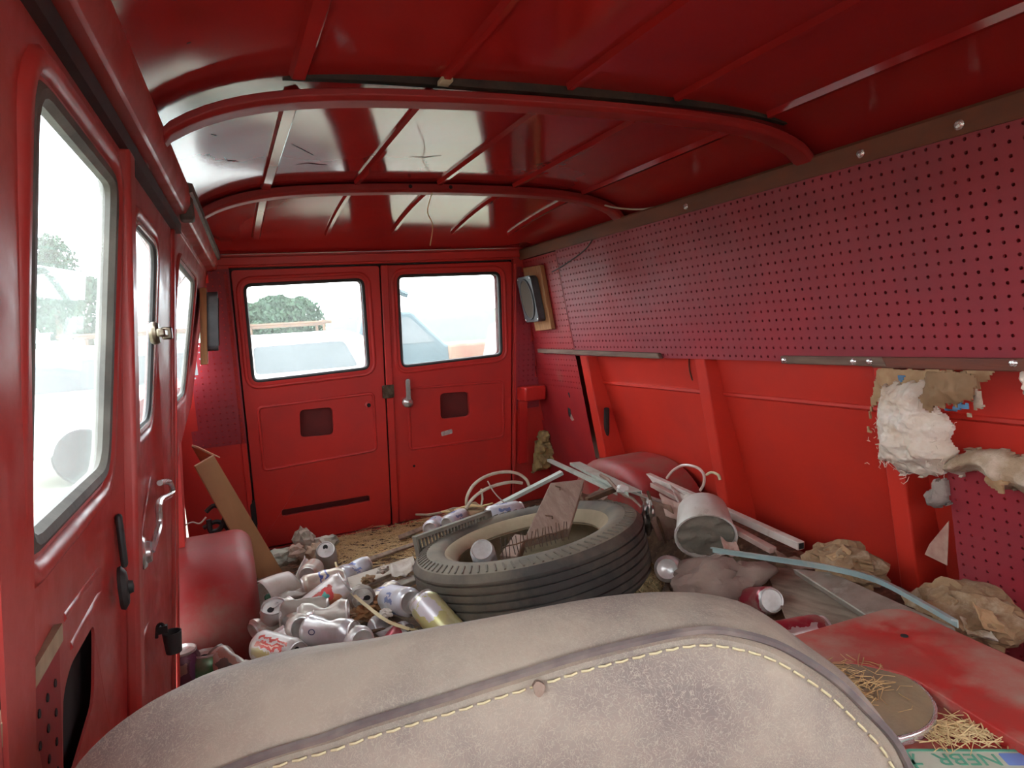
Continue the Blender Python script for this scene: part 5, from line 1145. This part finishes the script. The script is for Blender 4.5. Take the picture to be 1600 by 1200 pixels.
# torn white can lying open, papers and crumpled cups in the heap
def halfcan(name, c, d, R, L, m_, label, open_a=1.0, spin=0):
    Mx = axes_to(d).to_4x4() @ Matrix.Rotation(spin, 4, 'Z'); Mx.translation = Vector(c); t = thing(name, label, 'can', M=Mx, group='empty drink cans littering the van floor')
    fn = lambda u, v: Vector((R * (1 + .08 * math.sin(v * 3)) * math.cos(open_a + u * (2 * PI - 2 * open_a)), R * math.sin(open_a + u * (2 * PI - 2 * open_a)) * (1 + .12 * v), (v - .5) * L + .008 * math.sin(u * 9)))
    b = MB(); b.grid(26, 8, fn); b.build('can_shell', m_, t, local=True, solid=.0008, smooth=60)
    b = MB(); b.lathe([(0, -L/2 + .004), (R * .9, -L/2)], 20); b.build('can_base', M['alu'], t, local=True); return t
M['whitepaint'] = mat('worn_white_print', (.68, .63, .56), .45, col2=(.56, .49, .42), scale=16, dust=(.50, .36, .26), dscale=26, dspread=(.58, .74)); 
halfcan('torn_can', onZ(432, 922, .21), Vector((-.80, -.52, .06)), .040, .105, M['whitepaint'], 'large torn-open white can at the left edge of the heap', .35, 2.2)
crumple('green_scrap', onZ(421, 936, .195), (.014, .014, .018), mat('green_plastic', (.03, .20, .10), .5), 'small green scrap inside the torn white can', 'scrap', 2, .4, 2)
flap('paper_scrap', [onZ(476, 868, .19), onZ(495, 880, .15), onZ(488, 905, .15), onZ(452, 922, .16)], .0015, mat('white_card', (.70, .68, .62), .7), 'pointed white card standing in the can heap', seed=6)
flap('paper_scrap', [onZ(450, 912, .18), onZ(474, 900, .18), onZ(480, 916, .16), onZ(452, 924, .17)], .0015, mat('mint_card', (.55, .64, .58), .7), 'mint green paper piece behind the torn white can', seed=7)
CUP = [((476, 846), (.035, .03, .045), 'crumpled grey paper lump topmost by the rear door'), ((462, 866), (.035, .03, .032), 'brownish crumpled paper in front of the topmost lump'), ((437, 872), (.05, .035, .028), 'pale green-grey crumpled bag at the foot of the brown channel'), ((508, 850), (.04, .028, .026), 'grey crumpled paper lump against the left rear door'), ((492, 865), (.028, .026, .035), 'tan crumpled paper next to the open-mouthed can')]
for i, (pp, sz_, lb) in enumerate(CUP): crumple('crumpled_paper', onZ(*pp, .11), tuple(1.3 * q for q in sz_), mat('crumpled_paper_%d' % i, [(.50, .44, .36), (.44, .32, .25), (.44, .44, .36), (.46, .41, .34), (.52, .39, .28)][i], .85, col2=[(.26, .21, .16), (.22, .14, .10), (.22, .22, .17), (.2, .17, .14), (.28, .18, .11)][i], scale=18), lb, 'paper', 30 + i, .45, 3, 2.2, group='crumpled papers by the rear door')
# long straw-coloured ribbons and brown leaves in the can heap
M['ribbon'] = mat('yellowed_ribbon', (.62, .50, .28), .7, col2=(.50, .38, .2), scale=20)
def ribbon(name, P, w, label):
    P = smoothpath(P, 5); sec = []
    for i, p in enumerate(P):
        d = (P[min(i + 1, len(P) - 1)] - P[max(i - 1, 0)]).normalized(); s_ = d.cross(Vector((0, -.4, 1))).normalized(); sec.append((p, s_, s_.cross(d)))
    return tag(MB().sweep(sec, [(-w, 0), (w, 0), (w, -.0015), (-w, -.0015)]).build(name, M['ribbon']), label, 'ribbon')
ribbon('straw_ribbon', [onZ(534, 905, .21), onZ(552, 928, .205), (onZ(575, 948, .20)), onZ(605, 970, .19), onZ(640, 983, .175)], .005, 'long yellowed ribbon lying across the cans toward the gold can')
ribbon('straw_ribbon', [onZ(524, 878, .19), onZ(528, 893, .18), onZ(534, 908, .17)], .003, 'short yellowed ribbon next to the open-mouthed can')
ribbon('straw_ribbon', [onZ(640, 983, .18), onZ(652, 985, .17), onZ(657, 996, .15)], .0035, 'short curled ribbon end below the gold can')
LEAF = mat('brown_dead_leaf', (.30, .13, .05), .85, col2=(.42, .22, .09), scale=25)
for i, (px, py, s1, lb) in enumerate([(567, 957, .035, 'curled brown dead leaf in the middle of the can heap'), (590, 942, .04, 'dark brown leaf clump below the shorter pale board'), (545, 962, .035, 'tan dead leaf beside the pale can tail'), (510, 924, .028, 'brown leaf shred between the white cans')]):
    crumple('dead_leaf', onZ(px, py, .165), (s1, s1 * .8, s1 * .45), LEAF if i != 2 else M['heap'], lb, 'leaf', 40 + i, .7, 3, 2.6, group='dead leaves in the can heap')
M['silverscrap'] = mat('silver_scrap', (.60, .58, .57), .3, .9, col2=(.42, .38, .35), scale=20)
for i, (P, lb) in enumerate([([(462, 962), (480, 955), (482, 978), (460, 985)], 'bright silver torn can sheet beside the flattened can'), ([(455, 980), (475, 990), (470, 1008), (450, 1000)], 'white crinkled sheet behind the red and yellow can'), ([(590, 968), (640, 975), (660, 992), (600, 990)], 'pale plastic sheet below the long ribbon'), ([(420, 1050), (438, 1040), (452, 1044), (432, 1056)], 'pale torn scrap under the red and yellow can'), ([(610, 880), (640, 872), (646, 890), (612, 900)], 'white crinkled plastic between the pale boards')]):
    flap('torn_sheet', [onZ(a, c, .17 if i < 2 else .14) for a, c in P], .001, M['silverscrap'] if i == 0 else M['paperscrap'], lb, 'scrap', .012, 50 + i)
# loose wires under the roof
curve('hanging_wire', [Vector((CX - .02, 2.0, roofz(.65, 2.0) - .028)), onY(668, 330, 2.05), onY(676, 352, 2.05), onY(672, 384, 2.06)], .0016, M['straw'], 'thin wire dangling from the second roof bow', 'wire')
curve('loose_cable', [onX(895, 316, 1.20), onX(930, 318, 1.24), onX(965, 325, 1.28), onX(1000, 327, 1.32), onX(1027, 323, 1.336)], .003, M['cream'], 'pale cable along the end of the second roof bow', 'cable')
curve('loose_cable', [onX(936, 362, 1.33), onX(926, 374, 1.335), onX(912, 392, 1.34), onX(880, 415, 1.345), onX(862, 425, 1.35)], .0022, M['black'], 'thin dark cable hanging from the rail above the right speaker', 'cable')

for i, (P, m_, lb) in enumerate([
    ([(1290, 868), (1316, 850), (1330, 862), (1304, 880)], M['tan'], 'small tan paper flap on the heap by the post'),
    ([(1330, 872), (1362, 878), (1366, 894), (1336, 890)], M['kraft'], 'dark kraft paper flap at the right end of the heap'),
    ([(1448, 940), (1480, 926), (1498, 940), (1470, 962)], M['heap'], 'brown paper flap left of the pointed tan paper'),
    ([(1520, 940), (1552, 956), (1574, 990), (1538, 982)], M['tan'], 'curled tan paper flap low below the pegboard'),
    ([(1500, 962), (1540, 976), (1560, 1002), (1512, 992)], M['wooldirty'], 'dirty wool shred at the foot of the lower pegboard')]):
    xx = 1.285 if i < 2 else 1.225
    flap('paper_flap', [onX(a, c, xx + (.03 if k in (1, 2) else 0)) for k, (a, c) in enumerate(P)], .002, m_, lb, 'paper', .012, 70 + i)

# more torn cloth, card and splinters between tyre, tub and wheel arch
M['browncloth'] = mat('brown_cloth', (.24, .14, .10), .95, col2=(.16, .09, .065), scale=10, dust=(.34, .22, .17), dscale=14, dspread=(.5, .7), bump=.5, bscale=90)
M['pinkscrap'] = mat('pinkish_card', (.52, .34, .28), .8, col2=(.40, .24, .19), scale=20)
for i, (P, zz, m_, lb, ct) in enumerate([
    ([(1000, 776), (1048, 790), (1066, 838), (1030, 846)], (.36, .34, .24, .24), M['browncloth'], 'brown cloth hanging down between tyre and cement tub', 'cloth'),
    ([(1030, 770), (1066, 786), (1078, 812), (1040, 806)], (.36, .35, .31, .31), M['pinkscrap'], 'pinkish torn card behind the cement tub', 'card'),
    ([(1046, 756), (1076, 772), (1092, 794), (1058, 784)], (.37, .36, .33, .34), M['paintedwhite'], 'white flaking board piece under the white pole', 'board'),
    ([(1126, 838), (1150, 846), (1158, 868), (1132, 862)], (.30, .29, .26, .27), M['pinkscrap'], 'reddish torn label right of the cement tub', 'paper'),
    ([(1206, 856), (1262, 868), (1280, 884), (1222, 878)], (.28, .28, .27, .27), M['browncloth'], 'dark brown cloth strip beyond the teal trim', 'cloth'),
    ([(905, 770), (938, 762), (950, 776), (916, 790)], (.33, .34, .32, .30), M['browncloth'], 'small dark cloth wad behind the broken plank', 'cloth'),
    ([(700, 796), (742, 784), (760, 794), (716, 808)], (.19, .20, .19, .17), M['kraft'], 'flat brown card behind the grille', 'card')]):
    flap('torn_scrap', [onZ(a, c, z_) for (a, c), z_ in zip(P, zz)], .002, m_, lb, ct, .016, 90 + i)
for i, (a, c, za, zc, lb) in enumerate([((938, 742), (1002, 792), .40, .33, 'grey wood splinter leaning over the right side of the tyre'), ((1012, 770), (1040, 846), .36, .24, 'thin dark splinter beside the brown cloth'), ((650, 806), (752, 790), .12, .20, 'long brown twig behind the grille'), ((690, 800), (770, 786), .17, .22, 'short pale twig under the cream hoops'), ((560, 985), (655, 990), .15, .14, 'dark flat stick at the seat edge under the ribbon')]):
    b = MB(); p_, q_ = onZ(*a, za), onZ(*c, zc); b.tube([p_.lerp(q_, k / 5) + Vector((0, 0, .006 * math.sin(k * 1.9 + i))) for k in range(6)], [.005, .006, .0055, .006, .005, .003], 6); tag(b.build('splinter', [M['oldplank'], M['rust'], M['greyplank'], M['straw'], M['rust']][i]), lb, 'stick')
for i, (px, py, z_, lb) in enumerate([(448, 948, .225, 'white crinkled can shred on top of the flattened can'), (505, 942, .22, 'pale torn paper between the two middle cans'), (532, 972, .20, 'tan crumpled wrapper left of the dead leaf'), (604, 958, .18, 'grey crumpled wrapper below the blue-marked can'), (655, 1002, .15, 'white crumpled bit at the foot of the gold can'), (575, 905, .15, 'brown crumpled wrapper on the long pale board'), (598, 890, .13, 'white crumpled tissue on the long pale board')]):
    crumple('crumpled_wrapper', onZ(px, py, z_), (.022, .018, .013), [M['silverscrap'], M['paperscrap'], M['heap'], M['paperscrap'], M['paperscrap'], M['heap'], M['foamwhite']][i], lb, 'wrapper', 120 + i, .6, 3, 2.4, group='crumpled wrappers in the can heap')
# ------------------------------------------------------------------ outside: ground, hill, trees, parked vehicles
GZ = -.55
M['grass'] = mat('dry_gravel_ground', (.22, .205, .165), .95, col2=(.18, .19, .115), scale=.6)
M['hill'] = mat('green_hill_grass', (.022, .050, .018), .95, col2=(.032, .062, .026), scale=.08)
b = MB(); b.grid(1, 1, lambda u, v: Vector((-250 + 500 * u, -250 + 500 * v, GZ))); struct(b.build('ground', M['grass']))
b = MB(); b.grid(30, 12, lambda u, v: Vector((-60 + 240 * u, 50 + 90 * v, GZ + (.2 + 5.2 * math.sin(PI * min(1, v * 1.05) / 2)) * math.sin(PI * min(1, max(0, .12 + u * .9))) ** .7 - .3))); struct(b.build('hill', M['hill'], smooth=80))
M['leafy'] = mat('tree_foliage', (.022, .050, .028), .95, col2=(.045, .085, .045), scale=1.2); M['bark'] = mat('tree_bark', (.10, .075, .05), .95)
def tree(name, p, h, w, label, seed):
    t = thing(name, label, 'tree', p, 'trees beyond the parked vehicles'); r = random.Random(seed)
    b = MB(); b.tube([p, p + Vector((0, 0, h * .5))], [w * .07, w * .04], 8); b.build('trunk', M['bark'], t)
    b = MB()
    for k in range(2600):
        a = r.uniform(0, 6.28); e = r.uniform(-.6, 1.5); rr = r.uniform(.6, 1) ; c = p + Vector((w * .5 * rr * math.cos(a) * math.cos(e), w * .5 * rr * math.sin(a) * math.cos(e), h * .58 + h * .42 * rr * math.sin(e)))
        s = w * r.uniform(.018, .04); q = Euler((r.uniform(0, 6), r.uniform(0, 6), r.uniform(0, 6))).to_matrix()
        b.add([c + q @ Vector(v) * s for v in ((-1, -.6, 0), (1, -.6, .2), (1, .6, 0), (-1, .6, .2))], [(0, 1, 2, 3)])
    b.build('foliage', M['leafy'], t, smooth=0)
def at(px, y): v = onY(px, 530, y); return Vector((v.x, v.y, GZ))
for i, (px, y, h, w, lb) in enumerate([(402, 46, 4.0, 3.6, 'leftmost pale green tree behind the white wagon roof'), (436, 54, 5.0, 4.6, 'tall middle tree behind the white wagon roof'), (474, 56, 4.9, 3.8, 'rightmost rounded tree of the three behind the wagon')]): tree('tree', at(px, y), h, w, lb, i)
tree('tree', at(95, 40), 7.6, 3.0, 'faint conifer seen through the nearest side window', 7); tree('tree', at(40, 52), 8.6, 5.0, 'faint far tree at the edge of the nearest side window', 8); tree('tree', at(140, 60), 7.5, 5.5, 'faint low tree above the white trailer', 9)
M['carwhite'] = mat('white_car_paint', (.72, .72, .70), .3); M['carglass'] = mat('car_glass', (.085, .095, .10), .4, spec=.2); M['rubber'] = mat('wheel_rubber', (.03, .03, .03), .8)
M['carblue'] = mat('blue_grey_paint', (.030, .055, .065), .5); M['carorange'] = mat('faded_orange_paint', (.16, .045, .022), .6, col2=(.18, .10, .06), scale=2); M['cargrey'] = mat('pale_grey_paint', (.20, .21, .21), .5)
def vehicle(name, p, rz, prof, width, paint, label, wheels, wins, cat='car', extra=None):
    """prof: side outline (x along, z up); extruded over the width with tumblehome"""
    Mx = Matrix.Rotation(rz, 4, 'Z'); Mx.translation = p; t = thing(name, label, cat, M=Mx); zt = max(q[1] for q in prof)
    def mp(side):
        def f(x, z, w): return Vector((x, side * (width / 2 - .12 * max(0, z - zt * .55) / zt * 2) + side * w, z))
        return f
    n = len(prof); L = [mp(1)(q[0], q[1], 0) for q in prof]; R_ = [mp(-1)(q[0], q[1], 0) for q in prof]
    b = MB(); b.add(L + R_, [tuple(range(n)), tuple(reversed(range(n, 2 * n)))] + [(i, (i + 1) % n, n + (i + 1) % n, n + i) for i in range(n)]); b.build('body', paint, t, local=True, bevel=.05)
    for w_ in wins:
        for s_ in (1, -1):
            b = MB(); b.panel(rquad(w_, .06), [], .02, mp(s_), .012); b.build('side_window', M['carglass'], t, local=True)
    for wx in wheels:
        for s_ in (1, -1):
            b = MB(); b.lathe([(0, -.1), (.17, -.1), (.30, -.09), (.33, -.06), (.33, .06), (.30, .09), (.17, .1), (0, .1)], 24, Matrix.Translation((wx, s_ * (width / 2 - .09), .33)) @ Matrix.Rotation(PI / 2, 4, 'X')); w0 = b.build('wheel', M['rubber'], t, local=True)
    if extra: extra(t)
    return t
wag = [(-2.3, .35), (2.3, .35), (2.35, .8), (2.2, 1.0), (1.95, 1.05), (1.75, 1.48), (1.5, 1.56), (-2.0, 1.58), (-2.25, 1.48), (-2.38, .95)]
def rack(t):
    for s_ in (-.5, .5):
        b = MB(); b.tube([(-1.7, s_, 1.70), (1.4, s_, 1.68)], .022, 6); b.build('rack_rail', M['steel'], t, local=True)
    for x in (-1.6, -.6, .4, 1.3):
        b = MB(); b.tube([(x, -.5, 1.57), (x, -.5, 1.70), (x, .5, 1.70), (x, .5, 1.57)], .018, 6); b.build('rack_bar', M['steel'], t, local=True)
c = onY(455, 560, 8.2); vehicle('white_wagon', Vector((c.x - .75, 9.6, GZ)), -.04, wag, 1.75, M['carwhite'], 'white wagon with roof rack seen through the left rear window', (-1.5, 1.45), [[(-2.1, 1.08), (-1.0, 1.08), (-1.0, 1.42), (-2.0, 1.42)], [(-.9, 1.08), (.3, 1.08), (.3, 1.42), (-.9, 1.42)], [(.4, 1.08), (1.65, 1.08), (1.5, 1.42), (.4, 1.42)]], extra=rack)
pick = [(-2.5, .45), (2.4, .45), (2.45, 1.05), (1.2, 1.15), (.75, 1.18), (.15, 1.85), (-.75, 1.88), (-.95, 1.2), (-2.5, 1.2)]
def mast(t):
    for s_ in (-.4, .4):
        b = MB(); b.tube([(-1.0, s_, 1.2), (-.1, s_ * .4, 2.35)], .05, 6); b.build('mast_leg', M['carblue'], t, local=True)
    b = MB(); b.tube([(-.1, 0, 2.35), (.2, 0, 2.2)], .06, 6); b.build('mast_head', M['carblue'], t, local=True)
    b = MB(); b.box((1.6, 0, .98), (1.66, 1.86, .40)); b.build('bonnet', M['carorange'], t, local=True, bevel=.06)
c = onY(640, 540, 13.0); vehicle('tow_truck', Vector((c.x - .1, 13.2, GZ)), -.15, pick, 1.8, M['carblue'], 'blue and orange truck with a mast seen between the rear doors', (-1.6, 1.6), [[(-.65, 1.25), (.55, 1.25), (.1, 1.75), (-.6, 1.75)]], 'truck', mast)
c = onY(790, 540, 9.0); vehicle('grey_car', Vector((c.x + 2.35, 9.2, GZ)), .1, wag, 1.7, M['cargrey'], 'grey car at the edge of the right rear window', (-1.5, 1.45), [[(-2.1, 1.0), (-1.0, 1.0), (-1.0, 1.42), (-2.0, 1.42)], [(-.9, 1.0), (.3, 1.0), (.3, 1.42), (-.9, 1.42)]])
c = at(60, 6.5); vehicle('pale_car', Vector((c.x - 1.7, 6.0, GZ)), 1.5, wag, 1.75, M['cargrey'], 'pale hazy car seen through the nearest side window', (-1.5, 1.45), [[(-2.1, 1.08), (-1.0, 1.08), (-1.0, 1.42), (-2.0, 1.42)], [(-.9, 1.08), (.3, 1.08), (.3, 1.42), (-.9, 1.42)], [(.4, 1.08), (1.65, 1.08), (1.5, 1.42), (.4, 1.42)]])
tr = thing('white_trailer', 'long white trailer behind the pale car through the nearest side window', 'trailer', Vector((-6.5, 19, GZ)))
b = MB(); b.box((-6.5, 19, GZ + 1.75), (2.6, 9, 2.6)); b.build('trailer_box', M['carwhite'], tr, bevel=.08)
for y_ in (16.5, 17.6, 21):
    for s_ in (-1, 1):
        b = MB(); b.lathe([(0, -.12), (.4, -.12), (.45, -.08), (.45, .08), (.4, .12), (0, .12)], 20, Matrix.Translation((-6.5 + s_ * 1.15, y_, GZ + .45)) @ Matrix.Rotation(PI / 2, 4, 'Y')); b.build('wheel', M['rubber'], tr)
